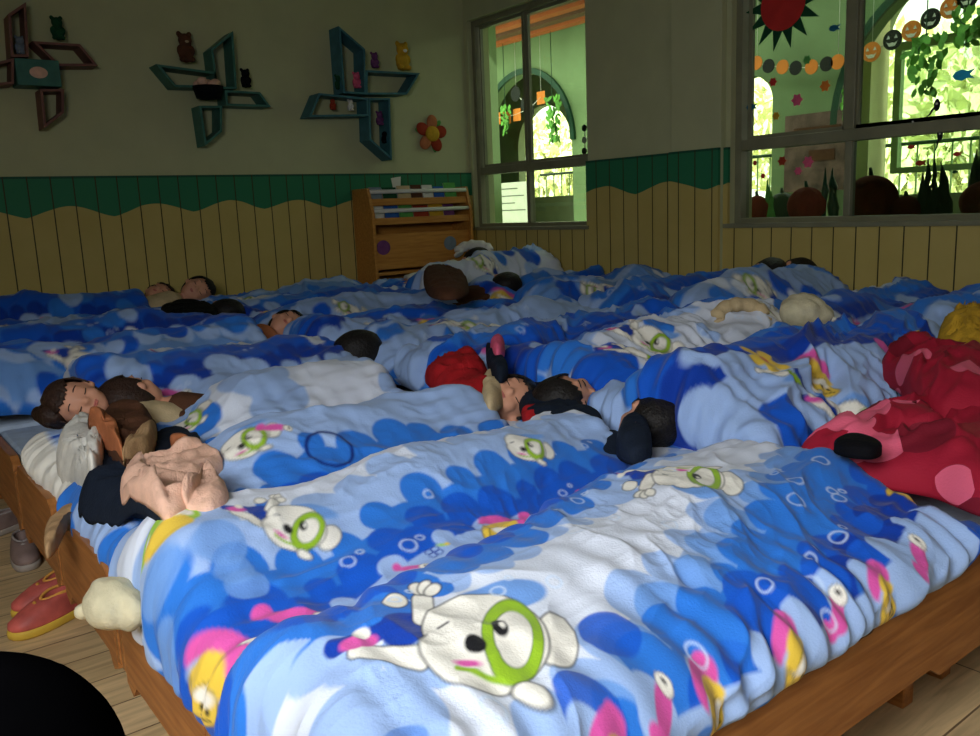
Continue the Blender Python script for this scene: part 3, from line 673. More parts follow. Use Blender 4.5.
for r_ in range(1, 9):
    y = ROW[r_]; h = .15 if r_ in (1, 2) else .12
    Q(ml[r_], COLX[1] + (.10 if r_ == 2 else .02), COLX[1] + 1.12, y + .02, y + .46, .42, (.08, .06, .10, .08), ridge(y + .24, h, .15, COLX[1], COLX[1] + 1.1, .035, 50 + r_), generic(y, y + .5, 70 + 5 * r_, r_ % 2 == 0, dogs=2 if r_ in (1, 2) else 1, x0=COLX[1], x1=COLX[1] + 1.2, dark=1 if r_ in (1, 3) else 0, extra={1: ((flower, 760, 372, .56, .05), (dog, 850, 384, .54, .06)), 2: ((dog, 640, 350, .57, .06), (flower, 480, 330, .55, .03))}.get(r_, ()), blue={1: .66, 2: .38}.get(r_, .5)), .0040 if r_ < 3 else .0055 if r_ < 4 else .009, 60 + r_, .035, .021 if r_ < 4 else .016, .010)
rl = [None, 'quilt at the right edge under the big window with a faint puppy print', 'quilt behind the beige hood under the big window', 'humped quilt in front of the white wall pier', 'quilt in the right column below the panelled pier', 'quilt in the right column, sixth from the camera', 'quilt in the right column, seventh from the camera', 'humped quilt just below the left window', 'quilt in the far corner beside the book rack']
for r_ in range(1, 9):
    y = ROW[r_]
    Q(rl[r_], COLX[2] + .02, COLX[2] + .95, y + .03, y + .46, .42, (.08, .06, .09, .08), ridge(y + .24, .15 + .10 * (r_ == 7) + .04 * (r_ in (3, 1)), .14, COLX[2], COLX[2] + 1.1, .035, 80 + r_), generic(y, y + .5, 110 + 5 * r_, r_ % 2 == 1, dogs=1, x0=COLX[2], x1=COLX[2] + 1.2, dark=r_ % 2), .009, 90 + r_, .035, .018, .007)

# ------------------------------------------------------------------ surfaces to rest things on
DG = bpy.context.evaluated_depsgraph_get(); DG.update()
TREES = [(o, BVHTree.FromObject(o, DG)) for o in ql]
def base_z(x, y, default=.36):
    best = default if (.3 < x < 4 and y > .63) else 0.0
    for o, t in TREES:
        h = t.ray_cast(Vector((x, y, 2)), Vector((0, 0, -1)))
        if h[0] is not None and h[0].z > best: best = h[0].z
    return best
def hit(u, v):
    """the point of the bedding seen through (u, v), in room metres"""
    d = Vector(ray(u, v)).normalized(); o0 = Vector(CP); best = None
    for o, t in TREES:
        h = t.ray_cast(o0, d)
        if h[0] is not None and (best is None or h[3] < best[1]): best = (h[0], h[3])
    if best is None: return at(u, v, z=.45)
    return best[0]

# ------------------------------------------------------------------ children
def remesh(bm, vox, name, smooth=4):
    me = bpy.data.meshes.new(name); bmesh.ops.recalc_face_normals(bm, faces=bm.faces[:]); bm.to_mesh(me); bm.free()
    o = bpy.data.objects.new('tmp', me); COL.objects.link(o)
    m1 = o.modifiers.new('r', 'REMESH'); m1.mode = 'VOXEL'; m1.voxel_size = vox; m1.use_smooth_shade = True
    m2 = o.modifiers.new('s', 'SMOOTH'); m2.factor = .5; m2.iterations = smooth
    dg = bpy.context.evaluated_depsgraph_get(); nm = bpy.data.meshes.new_from_object(o.evaluated_get(dg)); bpy.data.objects.remove(o); nm.name = name
    return nm
def child_body(turn):
    # lying on the back: head at the origin, body along +X, face up +Z, 1 m tall; the head is turned on the neck by `turn`
    hd = bmesh.new()
    ell(hd, (-.012, 0, -.008), (.088, .068, .078)); ell(hd, (.035, 0, .012), (.052, .052, .055)); ell(hd, (.062, 0, .030), (.026, .030, .026))       # skull, jaw, chin
    for s in (-1, 1):
        ell(hd, (.030, s * .028, .040), (.024, .024, .022)); ell(hd, (.012, s * .069, .0), (.021, .010, .015)); ell(hd, (-.022, s * .026, .056), (.010, .022, .010))
        ell(hd, (.0, s * .027, .054), (.011, .017, .011))      # closed eyelids
    ell(hd, (.022, 0, .070), (.011, .013, .012)); ell(hd, (.006, 0, .063), (.022, .008, .010)); ell(hd, (.048, 0, .057), (.009, .020, .008))
    bmesh.ops.rotate(hd, cent=(0, 0, 0), matrix=Matrix.Rotation(turn, 3, 'X'), verts=hd.verts[:])
    bm = hd
    tube(bm, [(.05, 0, -.02), (.16, 0, -.015)], [.036, .042], 14)
    n0 = len(bm.verts); bm.verts.ensure_lookup_table()
    tube(bm, [(.10, 0, -.02), (.15, 0, -.01), (.28, 0, -.005), (.40, 0, -.01), (.47, 0, -.01), (.52, 0, -.012)], [.04, .085, .09, .08, .085, .06], 18)
    for s in (-1, 1):
        ell(bm, (.155, s * .075, -.02), (.04, .045, .038))
        tube(bm, [(.15, s * .09, -.02), (.30, s * .115, -.03), (.42, s * .105, .0)], [.032, .026, .020], 10)
        tube(bm, [(.42, s * .105, .0), (.46, s * .09, .01)], [.02, .022], 10)
        for k in range(4): tube(bm, [(.455, s * (.077 + .009 * k), .012), (.478, s * (.073 + .010 * k), .018), (.492 + .004 * (k in (1, 2)), s * (.072 + .010 * k), .012)], [.0065, .006, .005], 8)
        tube(bm, [(.445, s * .075, .012), (.462, s * .057, .02), (.474, s * .053, .02)], [.008, .007, .006], 8)
        tube(bm, [(.50, s * .048, -.01), (.70, s * .06, -.01), (.88, s * .055, -.025)], [.056, .042, .028], 12)
        tube(bm, [(.88, s * .055, -.03), (.90, s * .07, .0), (.90, s * .09, .025)], [.026, .024, .018], 10)
    bm.verts.ensure_lookup_table()
    for v in bm.verts[n0:]: v.co.z = v.co.z * .72 - .01
    return remesh(bm, .0055, 'child_body', 5)
def child_meshes():
    # hair cap
    bm = bmesh.new(); ell(bm, (-.018, 0, -.014), (.094, .076, .086), seg=36, rings=24)
    for v in list(bm.verts):
        p = v.co
        if (p.x > -.035 - .2 * abs(p.y) and p.z > .022) or p.x > .066 or (p.x > .016 and p.z > -.012): bm.verts.remove(v)
    for v in bm.verts:
        n = float(vn(np.array([v.co.y * 60]), np.array([v.co.z * 25]), 3)[0]); v.co += v.co.normalized() * (.004 + .004 * n)
    hair = bpy.data.meshes.new('hair'); bmesh.ops.solidify(bm, geom=bm.faces[:], thickness=.006); bm.to_mesh(hair); bm.free()
    # lashes, brows, lips
    bm = bmesh.new()
    for s in (-1, 1):
        tube(bm, [(.007 + .004 * math.cos(a * 1.2), s * (.027 + .015 * a), .0630 - .004 * a * a) for a in np.linspace(-1, 1, 7)], .0016, 6)
    lash = bpy.data.meshes.new('eyelashes'); bm.to_mesh(lash); bm.free()
    bm = bmesh.new()
    for s in (-1, 1):
        tube(bm, [(-.021 - .004 * math.cos(a * 1.4), s * (.028 + .015 * a), .0665 - .004 * a * a) for a in np.linspace(-1, 1, 7)], .0016, 6)
    brow = bpy.data.meshes.new('eyebrows'); bm.to_mesh(brow); bm.free()
    bm = bmesh.new(); ell(bm, (.0465, 0, .0635), (.0035, .014, .003)); ell(bm, (.052, 0, .0625), (.004, .012, .0035)); lips = bpy.data.meshes.new('lips'); bm.to_mesh(lips); bm.free()
    # sleeping top: torso and sleeves, open at neck, cuffs and waist
    bm = bmesh.new()
    tube(bm, [(.115, 0, -.018), (.15, 0, -.01), (.28, 0, -.005), (.40, 0, -.01), (.50, 0, -.01)], [.060, .092, .098, .090, .094], 20)
    for s in (-1, 1): tube(bm, [(.14, s * .065, -.02), (.16, s * .09, -.02), (.30, s * .117, -.03), (.41, s * .105, -.002)], [.042, .044, .036, .030], 12)
    for v in bm.verts: v.co.z = v.co.z * .74 - .01
    top = remesh(bm, .007, 'sleeping_top', 3)
    # long hair tail
    bm = bmesh.new(); tube(bm, [(-.03, .0, -.07), (-.08, .03, -.075), (-.12, .09, -.08), (-.10, .17, -.085)], [.03, .034, .026, .010], 12); ell(bm, (-.07, 0, -.05), (.05, .06, .04))
    tail = remesh(bm, .006, 'long_hair', 2)
    for me in (hair, lash, brow, lips, top, tail):
        if len(me.polygons): me.polygons.foreach_set('use_smooth', [True] * len(me.polygons))
    return dict(hair=hair, lash=lash, brow=brow, lips=lips, top=top, tail=tail)
CM = child_meshes()
PIL = None
def pillow(x, y, z, rz, label):
    global PIL
    if PIL is None:
        n = 40; u = np.linspace(-1, 1, n); U, V = np.meshgrid(u, u, indexing='ij')
        prof = (np.clip(1 - U ** 4, 0, 1) * np.clip(1 - V ** 4, 0, 1)) ** .5
        top = np.stack([U * .11 * (1 - .06 * V ** 2), V * .16 * (1 - .06 * U ** 2), .045 * prof + .003 * fbm(U * 3, V * 3, 4)], -1)
        bot = np.stack([top[..., 0], top[..., 1], -.02 * prof], -1)[:, ::-1]
        P = np.concatenate([top, bot], 1); w = PatCol(P)
        PIL = grid_mesh('pillow', P, w)
    o = obj('pillow', PIL if PIL.users == 0 else PIL, None); 
    if not PIL.materials: PIL.materials.append(M['quilt'])
    o.location = (x, y, z); o.rotation_euler = (0, 0, rz); tag(o, label, 'pillow', 'small printed pillows')
    return o
def PatCol(P):
    c = np.ones(P.shape[:2] + (3,)) * LT; n = vn(P[..., 0] * 30, P[..., 1] * 30, 5)
    c[n > .15] = WHT; c[n < -.3] = MID
    return c
BODY = {}
def child(x, y, z, rz, roll, label, top='c_white', hairm='hair', long=False, s=1.0, pitch=.10, pil=True):
    roll = round(roll / .3) * .3
    if roll not in BODY:
        BODY[roll] = child_body(roll); BODY[roll].polygons.foreach_set('use_smooth', [True] * len(BODY[roll].polygons))
    e = empty('child', (x, y, z))
    e.matrix_world = Matrix.Translation((x, y, z)) @ Matrix.Rotation(rz, 4, 'Z') @ Matrix.Rotation(pitch, 4, 'Y') @ Matrix.Scale(s, 4)
    def part(nm, me, m, r=roll):
        o = bpy.data.objects.new(nm, me); COL.objects.link(o); o.parent = e; o.rotation_euler = (r, 0, 0)
        if not me.materials: me.materials.append(m)
        o.material_slots[0].link = 'OBJECT'; o.material_slots[0].material = m
        return o
    part('body', BODY[roll], M['skin'], 0)
    part('hair', CM['hair'], M[hairm]); part('eyelashes', CM['lash'], M['lash']); part('eyebrows', CM['brow'], M['hair']); part('lips', CM['lips'], M['lip']); part('sleeping_top', CM['top'], M[top], 0)
    if long: part('long_hair', CM['tail'], M[hairm], 0)
    tag(e, label, 'person', 'children asleep in the beds')
    if pil: pillow(x, y, .375, rz, 'pillow ' + pil if isinstance(pil, str) else 'small pillow under a sleeping head')
    return e

# ------------------------------------------------------------------ cloth heaps
def garment(name, pts, label, cat, m, thick=.035, fold=.012, seed=0, lift=0.0, world=False, z=None, n=96, rings=26, parent=None, group=None, sharp=1.0, base=None, freq=9):
    """soft cloth lying on whatever is below: outline drawn on the bedding, real thickness, folds"""
    W_ = [Vector(p) if world else (hit(*p) if z is None else at(*p, z=z)) for p in pts]
    c = sum((Vector((p.x, p.y)) for p in W_), Vector((0, 0))) / len(W_)
    # smooth closed outline (Catmull-Rom)
    k = len(W_); out = []
    for i in range(n):
        f = i / n * k; j = int(f); t = f - j
        p0, p1, p2, p3 = (Vector((W_[(j + a) % k].x, W_[(j + a) % k].y)) for a in (-1, 0, 1, 2))
        out.append(.5 * ((2 * p1) + (p2 - p0) * t + (2 * p0 - 5 * p1 + 4 * p2 - p3) * t * t + (3 * p1 - p0 - 3 * p2 + p3) * t ** 3))
    O = np.array([[p.x, p.y] for p in out]); C2 = np.array([c.x, c.y]); r = np.linspace(0.02, 1, rings)
    XY = C2 + (O[:, None, :] - C2) * r[None, :, None]
    B = np.array([[(base if base is not None else base_z(XY[i, j, 0], XY[i, j, 1], z if z is not None else .36)) for j in range(rings)] for i in range(n)])
    Raw = B.copy()
    for _ in range(9): B[:, 1:-1] = (B[:, 1:-1] + B[:, :-2] + B[:, 2:]) / 3; B = (B + np.roll(B, 1, 0) + np.roll(B, -1, 0)) / 3
    for _ in range(2):
        Rr = np.maximum(np.maximum(Raw, np.roll(Raw, 1, 0)), np.roll(Raw, -1, 0)); Rr[:, 1:] = np.maximum(Rr[:, 1:], Raw[:, :-1]); Rr[:, :-1] = np.maximum(Rr[:, :-1], Raw[:, 1:]); Raw = Rr
    B = np.maximum(B, Raw)
    B = B + (np.maximum(B, np.percentile(B, 72)) - B) * sst(1.0, .6, r)[None, :]
    prof = np.sqrt(np.clip(1 - r ** (5 * sharp), 0, 1))[None, :]
    X, Y = XY[..., 0], XY[..., 1]
    wx = X + .04 * vn(X * 9, Y * 9, seed); wy = Y + .04 * vn(X * 9, Y * 9, seed + 1)
    f = fold * (ridged(wx * freq, wy * freq * 1.8, seed, 2) + .6 * fbm(wx * freq * 2, wy * freq * 2, seed + 2, 2))
    Z = B + lift + .004 + (thick + f) * prof
    Z = np.maximum(Z, B + lift + .003)
    top = np.stack([X, Y, Z], -1); last = top[:, -1:].copy(); last[..., 2] -= .008
    inner = np.stack([X, Y, B + lift - .012], -1)[:, ::-1]
    P = np.concatenate([top, last, inner], 1)
    o = obj(name, grid_mesh(name, P, None, closed_u=True), m, parent)
    dg_ = bpy.context.evaluated_depsgraph_get(); dg_.update(); TREES.append((o, BVHTree.FromObject(o, dg_)))
    if label: tag(o, label, cat, group)
    return o
#PART4
# the left-hand heap on the third bed
garment('trousers', [(92, 474), (112, 458), (138, 466), (158, 442), (192, 440), (200, 452), (160, 474), (135, 492), (165, 518), (122, 532), (86, 526), (80, 514), (100, 500)], 'dark navy trousers crumpled under the peach pink sweater', 'trousers', M['c_navy'], .03, .008, 3)
garment('hooded_coat', [(57, 464), (64, 440), (88, 427), (104, 440), (104, 456), (92, 470), (74, 482), (60, 478)], 'crumpled white hood at the left end of the clothes heap', 'coat', M['c_white'], .055, .012, 5, freq=14, sharp=.6)
jk = garment('jacket', [(88, 424), (113, 420), (140, 421), (157, 431), (154, 452), (138, 466), (120, 462), (104, 446)], 'open brown and orange jacket lying above the white hood', 'jacket', M['c_brown'], .03, .007, 6)
garment('lapel', [(89, 424), (112, 421), (124, 461), (108, 450)], None, None, M['c_orange'], .010, .002, 7, parent=jk)
garment('lapel', [(124, 452), (146, 430), (157, 433), (153, 453), (138, 466), (127, 464)], None, None, M['c_tan'], .010, .002, 8, parent=jk)
sw = garment('sweater', [(121, 491), (141, 472), (172, 456), (200, 453), (222, 462), (218, 476), (214, 486), (198, 500), (168, 519), (145, 514), (128, 504)], 'peach pink knitted sweater on top of the navy trousers', 'sweater', M['c_peach'], .028, .007, 9, freq=12)
garment('sleeve', [(182, 492), (198, 481), (214, 484), (229, 497), (215, 509), (190, 510)], None, None, M['c_peach'], .012, .005, 10, freq=14, parent=sw)
garment('hair_band', [(170, 436), (182, 434), (190, 440), (184, 445), (174, 443)], 'small orange and dark patterned scarf end beside the navy trousers', 'scarf', M['c_orange'], .014, .003, 12, z=.50, base=.49)
# things at the ends of the beds on the left
def lump(name, parts, m, label, cat, vox=.004, parent=None, group=None, nz=.0):
    bm = bmesh.new()
    for c, r in parts: ell(bm, c, r)
    me = remesh(bm, vox, name, 4)
    if nz:
        co = np.zeros(len(me.vertices) * 3); me.vertices.foreach_get('co', co); co = co.reshape(-1, 3); n = vn(co[:, 0] * 45 + co[:, 2] * 30, co[:, 1] * 45, 2)
        nn = np.zeros(len(me.vertices) * 3); me.vertices.foreach_get('normal', nn); co += nn.reshape(-1, 3) * (n * nz)[:, None]; me.vertices.foreach_set('co', co.ravel())
    o = obj(name, me, m, parent)
    if label: tag(o, label, cat, group)
    return o
p = at(117, 598, z=.335); d = at(92, 610, z=.30)
o = lump('knitted_hat', [((0, 0, 0), (.045, .062, .042)), ((.02, -.03, -.005), (.03, .05, .035)), ((-.035, .045, -.018), (.016, .016, .014))], M['c_creamc'], 'small cream knitted hat hanging at the wooden bed end above the floor', 'hat', nz=.003); o.location = (.30, 1.47, .375)
garment('towel', [(44, 545), (46, 524), (62, 508), (92, 499), (84, 508), (66, 518), (54, 540)], 'narrow peach cloth draped over the corner of a wooden bed end', 'towel', M['c_tan'], .02, .005, 14, z=.38, base=.365)
# sleeping children, left column
def kid(u, v, z, rz, roll, label, *a, **k):
    p = at(u, v, z=z); yc = min((r + .24 for r in ROW), key=lambda q: abs(q - p.y)); sg = 1 if abs(rz) < 1.5 else -1
    rz = math.atan2(yc - p.y, .55) if sg > 0 else PI - math.atan2(yc - p.y, .55)
    return child(p.x, p.y, p.z, rz, roll, label, *a, **k)
kid(80, 403, .51, 0, 1.05, 'sleeping child with brown hair facing the camera at the left edge of the beds', 'c_beige', 'bhair', True, .86, pitch=.32, pil='beneath the brown-haired child at the left edge')
kid(134, 398, .50, 0, -.9, 'child with face turned away beside the brown-haired sleeper at left', 'c_brown', 'bhair', False, .86, pitch=.3, pil=False)
kid(508, 400, .47, PI, -1.0, 'sleeping child whose face peeks out beside the beige hood and red jacket', 'c_beige', 'hair', False, .9, pil='beneath the face beside the red jacket')
kid(648, 424, .465, PI, 1.8, 'dark-haired child facing away behind the nearest beds', 'c_navy', 'hair', False, .85, pitch=.25, pil='beneath the dark head behind the nearest beds')
kid(352, 355, .48, PI, 2.1, 'child showing only a round black-haired head between pale quilts', 'c_navy', 'hair', False, 1.05, pil='beneath the round black-haired head')
kid(286, 327, .51, PI, -.9, 'child with black hair and brown face in the shade left of the round black head', 'c_orange', 'hair', pil='beneath the brown face in the shade')
kid(222, 315, .52, PI, 1.8, 'black-haired child in the second dim row from the panelled wall', 'c_beige', 'hair', pil='beneath the black-haired child second from the panelled wall')
kid(196, 291, .60, PI, -1.2, 'child with head propped up against the panelled wall looking out', 'c_beige', 'hair', False, 1.05, pitch=.22, pil=False)
kid(158, 296, .57, PI, -.6, 'child with brown hair lying left of the propped up child', 'c_brown', 'bhair', pitch=.2, pil=False)
# middle column
kid(568, 400, .475, 0, 1.2, 'sleeping child wrapped in navy with face toward the camera, mid picture', 'c_navy', 'hair', False, .95, pil='beneath the child wrapped in navy')
kid(502, 287, .56, PI, 1.8, 'dark-haired child in the middle column lying with back of head up', 'c_brown', 'hair', pitch=.15, pil=False)
kid(744, 323, .53, 0, 1.2, 'child inside the beige fur hood', 'c_beige', 'hair', False, .8, pitch=.12, pil=False)
kid(806, 318, .53, PI, -.6, 'child in a pale knitted cap in the middle column', 'c_creamc', 'bhair', False, .9, pitch=.12, pil=False)
kid(474, 260, .66, PI, 1.8, 'black-haired child in the far corner by the book rack', 'c_white', 'hair', pitch=.25, pil=False)
kid(766, 276, .61, PI, 2.1, 'dark-haired child under the big window, left one of two', 'c_navy', 'hair', pitch=.2, pil=False)
kid(794, 275, .61, PI, 1.8, 'dark-haired child under the big window, right one of two', 'c_navy', 'hair', pitch=.2, pil=False)
# hoods, caps, jackets among them
def torus_hood(u, v, z, R, r, sq, m, label, yaw, name='fur_hood'):
    p = at(u, v, z=z); bm = bmesh.new(); pts = [(R * math.cos(a), 0, R * sq * math.sin(a)) for a in np.linspace(-.35, PI + .35, 18)]
    tube(bm, pts, [r * (.8 + .35 * math.sin(i * 1.9) ** 2) for i in range(18)], 12)
    me = remesh(bm, .006, name, 3); o = obj(name, me, m); o.location = p; o.rotation_euler = (-.5, 0, yaw); return tag(o, label, 'hood')
torus_hood(741, 318, .60, .082, .025, .62, M['c_beige'], 'beige fur edged hood framing a dark-haired head in the middle column', -.6)
torus_hood(474, 252, .70, .115, .036, .5, M['c_white'], 'white edged hood over the black-haired head in the far corner', -.6)
p = at(806, 312, z=.62)
o = lump('woolly_hat', [((0, 0, 0), (.085, .075, .06)), ((.03, -.02, -.02), (.07, .07, .045))], M['c_creamc'], 'pale knitted cap resting on the sleeper in the middle column', 'cap', .006, nz=.004); o.location = (p.x + .03, p.y + .03, p.z)
garment('jacket', [(424, 358), (446, 347), (470, 343), (486, 356), (492, 374), (482, 382), (462, 384), (440, 372)], 'bright red jacket bunched up beside the face of a sleeping child', 'jacket', M['c_red'], .06, .012, 21, sharp=.6, z=.54, base=.48)
garment('hood', [(480, 380), (486, 368), (502, 365), (506, 378), (498, 388), (486, 391)], 'small beige hood between the red jacket and the child\'s face', 'hood', M['c_beige'], .05, .006, 22, sharp=.6, z=.53, base=.48)
garment('sleeve_cuff', [(486, 342), (496, 345), (508, 362), (498, 368), (488, 356)], 'dark navy sleeve end lying right of the red jacket', 'sleeve', M['c_navy'], .03, .006, 23, z=.57, base=.54)
garment('pompom', [(490, 338), (497, 334), (504, 337), (503, 344), (495, 346)], 'pink pompom lying on top of the red jacket', 'pompom', M['c_pinkp'], .035, .003, 24, sharp=.5, z=.60, base=.57)
garment('hood', [(616, 434), (622, 416), (634, 408), (646, 416), (652, 430), (648, 440), (630, 443)], 'dark navy hood lying over the neck of the child behind the nearest beds', 'hood', M['c_navy'], .035, .006, 41, z=.51, base=.475)
garment('scarf', [(522, 418), (536, 413), (552, 416), (557, 422), (546, 428), (528, 428)], 'small red scarf between two sleeping faces', 'scarf', M['c_red'], .014, .004, 25, z=.46, base=.475)
garment('coat', [(518, 390), (532, 382), (550, 380), (556, 394), (562, 408), (586, 414), (600, 410), (602, 420), (570, 424), (530, 415)], 'dark navy coat around the sleeping child mid picture', 'coat', M['c_navy'], .03, .008, 26, z=.49, base=.465)
garment('coat', [(424, 268), (440, 264), (462, 270), (468, 282), (450, 288), (428, 284)], 'brown sleeve and arm of a coat in front of the book rack', 'coat', M['c_brown'], .05, .008, 27, z=.68, base=.64)
garment('shawl', [(160, 306), (186, 300), (210, 303), (216, 310), (190, 314), (166, 312)], 'dark shawl below the propped up child at the panelled wall', 'shawl', M['c_black'], .04, .006, 28, z=.58, base=.55)
garment('coat', [(936, 338), (943, 316), (962, 304), (985, 304), (1000, 330), (985, 354), (952, 352)], 'fluffy yellow coat at the right edge above the red quilt', 'coat', M['c_yellow'], .09, .018, 29, sharp=.5, z=.58, base=.52)
# red and pink quilt at the right edge
m = mat('red and pink printed cotton', (.5, .02, .06), .8, bump=.15, bscale=200); N, L = nodes(m); b = N['Principled BSDF']
tc = N.new('ShaderNodeTexCoord'); vo = N.new('ShaderNodeTexVoronoi'); vo.inputs['Scale'].default_value = 9; L.new(tc.outputs['Object'], vo.inputs['Vector'])
sc_ = N.new('ShaderNodeSeparateColor'); L.new(vo.outputs['Color'], sc_.inputs[0])
r = N.new('ShaderNodeValToRGB'); r.color_ramp.interpolation = 'CONSTANT'; r.color_ramp.elements[0].color = (.36, .008, .03, 1); r.color_ramp.elements[1].position = .35; r.color_ramp.elements[1].color = (.80, .13, .22, 1)
e3 = r.color_ramp.elements.new(.85); e3.color = (.20, .006, .02, 1); L.new(sc_.outputs[0], r.inputs[0])
lt = N.new('ShaderNodeMath'); lt.operation = 'LESS_THAN'; lt.inputs[1].default_value = .52; L.new(vo.outputs['Distance'], lt.inputs[0])
mx = N.new('ShaderNodeMix'); mx.data_type = 'RGBA'; mx.inputs[6].default_value = (.36, .008, .03, 1); L.new(lt.outputs[0], mx.inputs[0]); L.new(r.outputs[0], mx.inputs[7]); L.new(mx.outputs[2], b.inputs['Base Color'])
M['redprint'] = m
garment('quilt', [(796, 440), (826, 416), (868, 404), (905, 402), (930, 388), (985, 384), (1030, 420), (1010, 478), (930, 460), (860, 450)], 'red quilt with pink spots bunched behind the nearest blue quilt', 'quilt', M['redprint'], .07, .022, 31, sharp=.6, group=None, freq=7, n=140, rings=44, z=.51, base=.45)
garment('blanket', [(878, 352), (904, 336), (944, 346), (1000, 352), (1010, 392), (950, 394), (920, 384), (900, 366)], 'upper fold of a red blanket below the yellow coat', 'blanket', M['redprint'], .09, .016, 32, sharp=.6, freq=7, n=120, rings=36, z=.56, base=.50)
garment('hat', [(834, 440), (846, 434), (864, 435), (882, 442), (872, 448), (846, 446)], 'black knitted hat lying on the red spotted quilt', 'hat', M['c_black'], .012, .003, 33, sharp=.5, z=.54, base=.53)

# ------------------------------------------------------------------ shoes on the floor
def make_shoe(name, Ln, upper, sole, lace):
    e = empty(name); n = 40
    def foot(sc, z, dx=0, toe=1.0):
        out = []
        for i in range(n):
            a = i * 2 * PI / n; x = .5 * Ln * math.cos(a); w = Ln * (.20 + .035 * math.cos(a) + .02 * math.sin(2 * a)) * math.copysign(abs(math.sin(a)) ** .8, math.sin(a))
            out.append(Vector((x * sc + dx, w * sc, z)))
        return out
    def col(x0, x1, w, z):
        out = []
        for i in range(n):
            a = i * 2 * PI / n; out.append(Vector(((x0 + x1) / 2 + (x1 - x0) / 2 * math.cos(a), w * math.sin(a), z)))
        return out
    H = Ln * .40
    c1 = col(-.43 * Ln, .06 * Ln, .125 * Ln, H)
    for v in c1: v.z = H - .10 * Ln * max(0, (v.x / Ln + .1)) * 4 * .6
    loops = [foot(.98, Ln * .10), foot(1.0, Ln * .14), foot(.98, Ln * .19)]
    a0 = foot(.98, Ln * .19)
    for t in (.25, .5, .75, .92): loops.append([Vector((p.x * (1 - t) + q.x * t, p.y * (1 - t) + q.y * t, p.z + (q.z - p.z) * (1 - (1 - t) ** 1.8))) for p, q in zip(a0, c1)])
    loops.append(c1); c2 = [Vector((v.x * .95 - .01 * Ln, v.y * .86, v.z - .01)) for v in c1]; loops.append(c2)
    loops.append([Vector((v.x * .9, v.y * .8, Ln * .12)) for v in c1])
    bm = bmesh.new(); R = [[bm.verts.new(p) for p in lp] for lp in loops]
    for r0, r1 in zip(R, R[1:]):
        for k in range(n): bm.faces.new((r0[k], r0[(k + 1) % n], r1[(k + 1) % n], r1[k]))
    bm.faces.new(R[-1]); bm.faces.new(R[0][::-1]); obj('upper', bm, upper, e)
    bm = bmesh.new(); ls = [foot(.97, 0), foot(1.02, .02 * Ln), foot(1.03, .08 * Ln), foot(1.0, .115 * Ln)]; R = [[bm.verts.new(p) for p in lp] for lp in ls]
    for r0, r1 in zip(R, R[1:]):
        for k in range(n): bm.faces.new((r0[k], r0[(k + 1) % n], r1[(k + 1) % n], r1[k]))
    bm.faces.new(R[-1]); bm.faces.new(R[0][::-1]); obj('sole', bm, sole, e)
    for i in range(3):
        x = (.10 + .085 * i) * Ln; z = Ln * (.335 - .055 * i); bm = bmesh.new()
        tube(bm, [(x, -.15 * Ln, z - .10 * Ln), (x + .01, -.09 * Ln, z - .01), (x + .01, 0, z + .02 * Ln), (x + .01, .09 * Ln, z - .01), (x, .15 * Ln, z - .10 * Ln)], Ln * .022, 8); obj('strap', bm, lace, e)
    bm = bmesh.new(); tube(bm, [(v.x, v.y, v.z) for v in c1[::2]] + [c1[0]], Ln * .02, 8); obj('collar', bm, lace, e)
    return e
M['sh_y'] = mat('yellow orange shoe trim', (.70, .32, .06), .6, noise=30, amt=.1); M['sh_g'] = mat('grey shoe trim', (.30, .26, .24), .7, noise=30, amt=.1)
for (x, y, Ln, rz, up, so, la, lb) in ((.325, 2.33, .20, PI + .32, 'leather_r', 'rubber_y', 'sh_y', 'pink and orange sneaker with yellow sole standing nearest the camera on the floor'),
                                      (.355, 2.45, .20, PI + .22, 'leather_r', 'rubber_y', 'sh_y', 'pink and orange sneaker just behind its mate by the bed legs'),
                                      (.355, 2.84, .19, -PI / 2 - .1, 'leather_g', 'rubber_w', 'sh_g', 'greyish mauve shoe with its opening toward the camera, behind the pink sneakers'),
                                      (.33, 3.18, .17, PI + .3, 'leather_g', 'rubber_w', 'sh_g', 'greyish shoe cut off by the left edge of the picture')):
    t = make_shoe('shoe', Ln, M[up], M[so], M[la]); t.location = (x, y, .001); t.rotation_euler = (0, 0, rz); tag(t, lb, 'shoe')
# brown boot at the left edge
e = empty('boot', (.36, 3.72, 0)); e.location.z = .001; tag(e, 'brown boot standing at the left edge of the picture beside the beds', 'boot')
bm = bmesh.new(); ell(bm, (0, -.03, .05), (.04, .085, .045)); tube(bm, [(0, .02, .04), (0, .025, .15), (0, .03, .24)], [.042, .042, .048], 16); obj('upper', remesh(bm, .006, 'upper', 3), M['c_orange'], e)
bm = bmesh.new(); bx(bm, -.04, .04, -.115, .065, 0, .018, .006); obj('sole', bm, M['c_black'], e, smooth=False)
# the photographer's knee, low left
kc = at(-30, 812, D=.62)
bm = bmesh.new(); hip = Vector((-.42, -.28, .50)); ank = Vector((kc.x + .02, kc.y + .02, .10))
tube(bm, [hip, hip.lerp(kc, .5) + Vector((0, 0, .01)), kc], [.105, .10, .082], 20); ell(bm, kc, (.088, .088, .088)); tube(bm, [kc, kc.lerp(ank, .35), kc.lerp(ank, .7), ank], [.085, .078, .065, .06], 20)
M['trouser'] = mat('black trouser cloth', (.0012, .0012, .0015), 1.0, noise=20, amt=.2, spec=0); lg = remesh(bm, .009, 'trouser_leg', 6)
e = empty('person', (kc.x, kc.y, 0)); tag(e, 'person seated with a raised knee in black trousers, cut off at the lower left', 'person')
o = obj('trouser_leg', lg, M['trouser'], e); o.matrix_parent_inverse = Matrix.Translation((-kc.x, -kc.y, 0))
s_ = make_shoe('shoe', .26, M['c_black'], M['c_black'], M['c_black'])
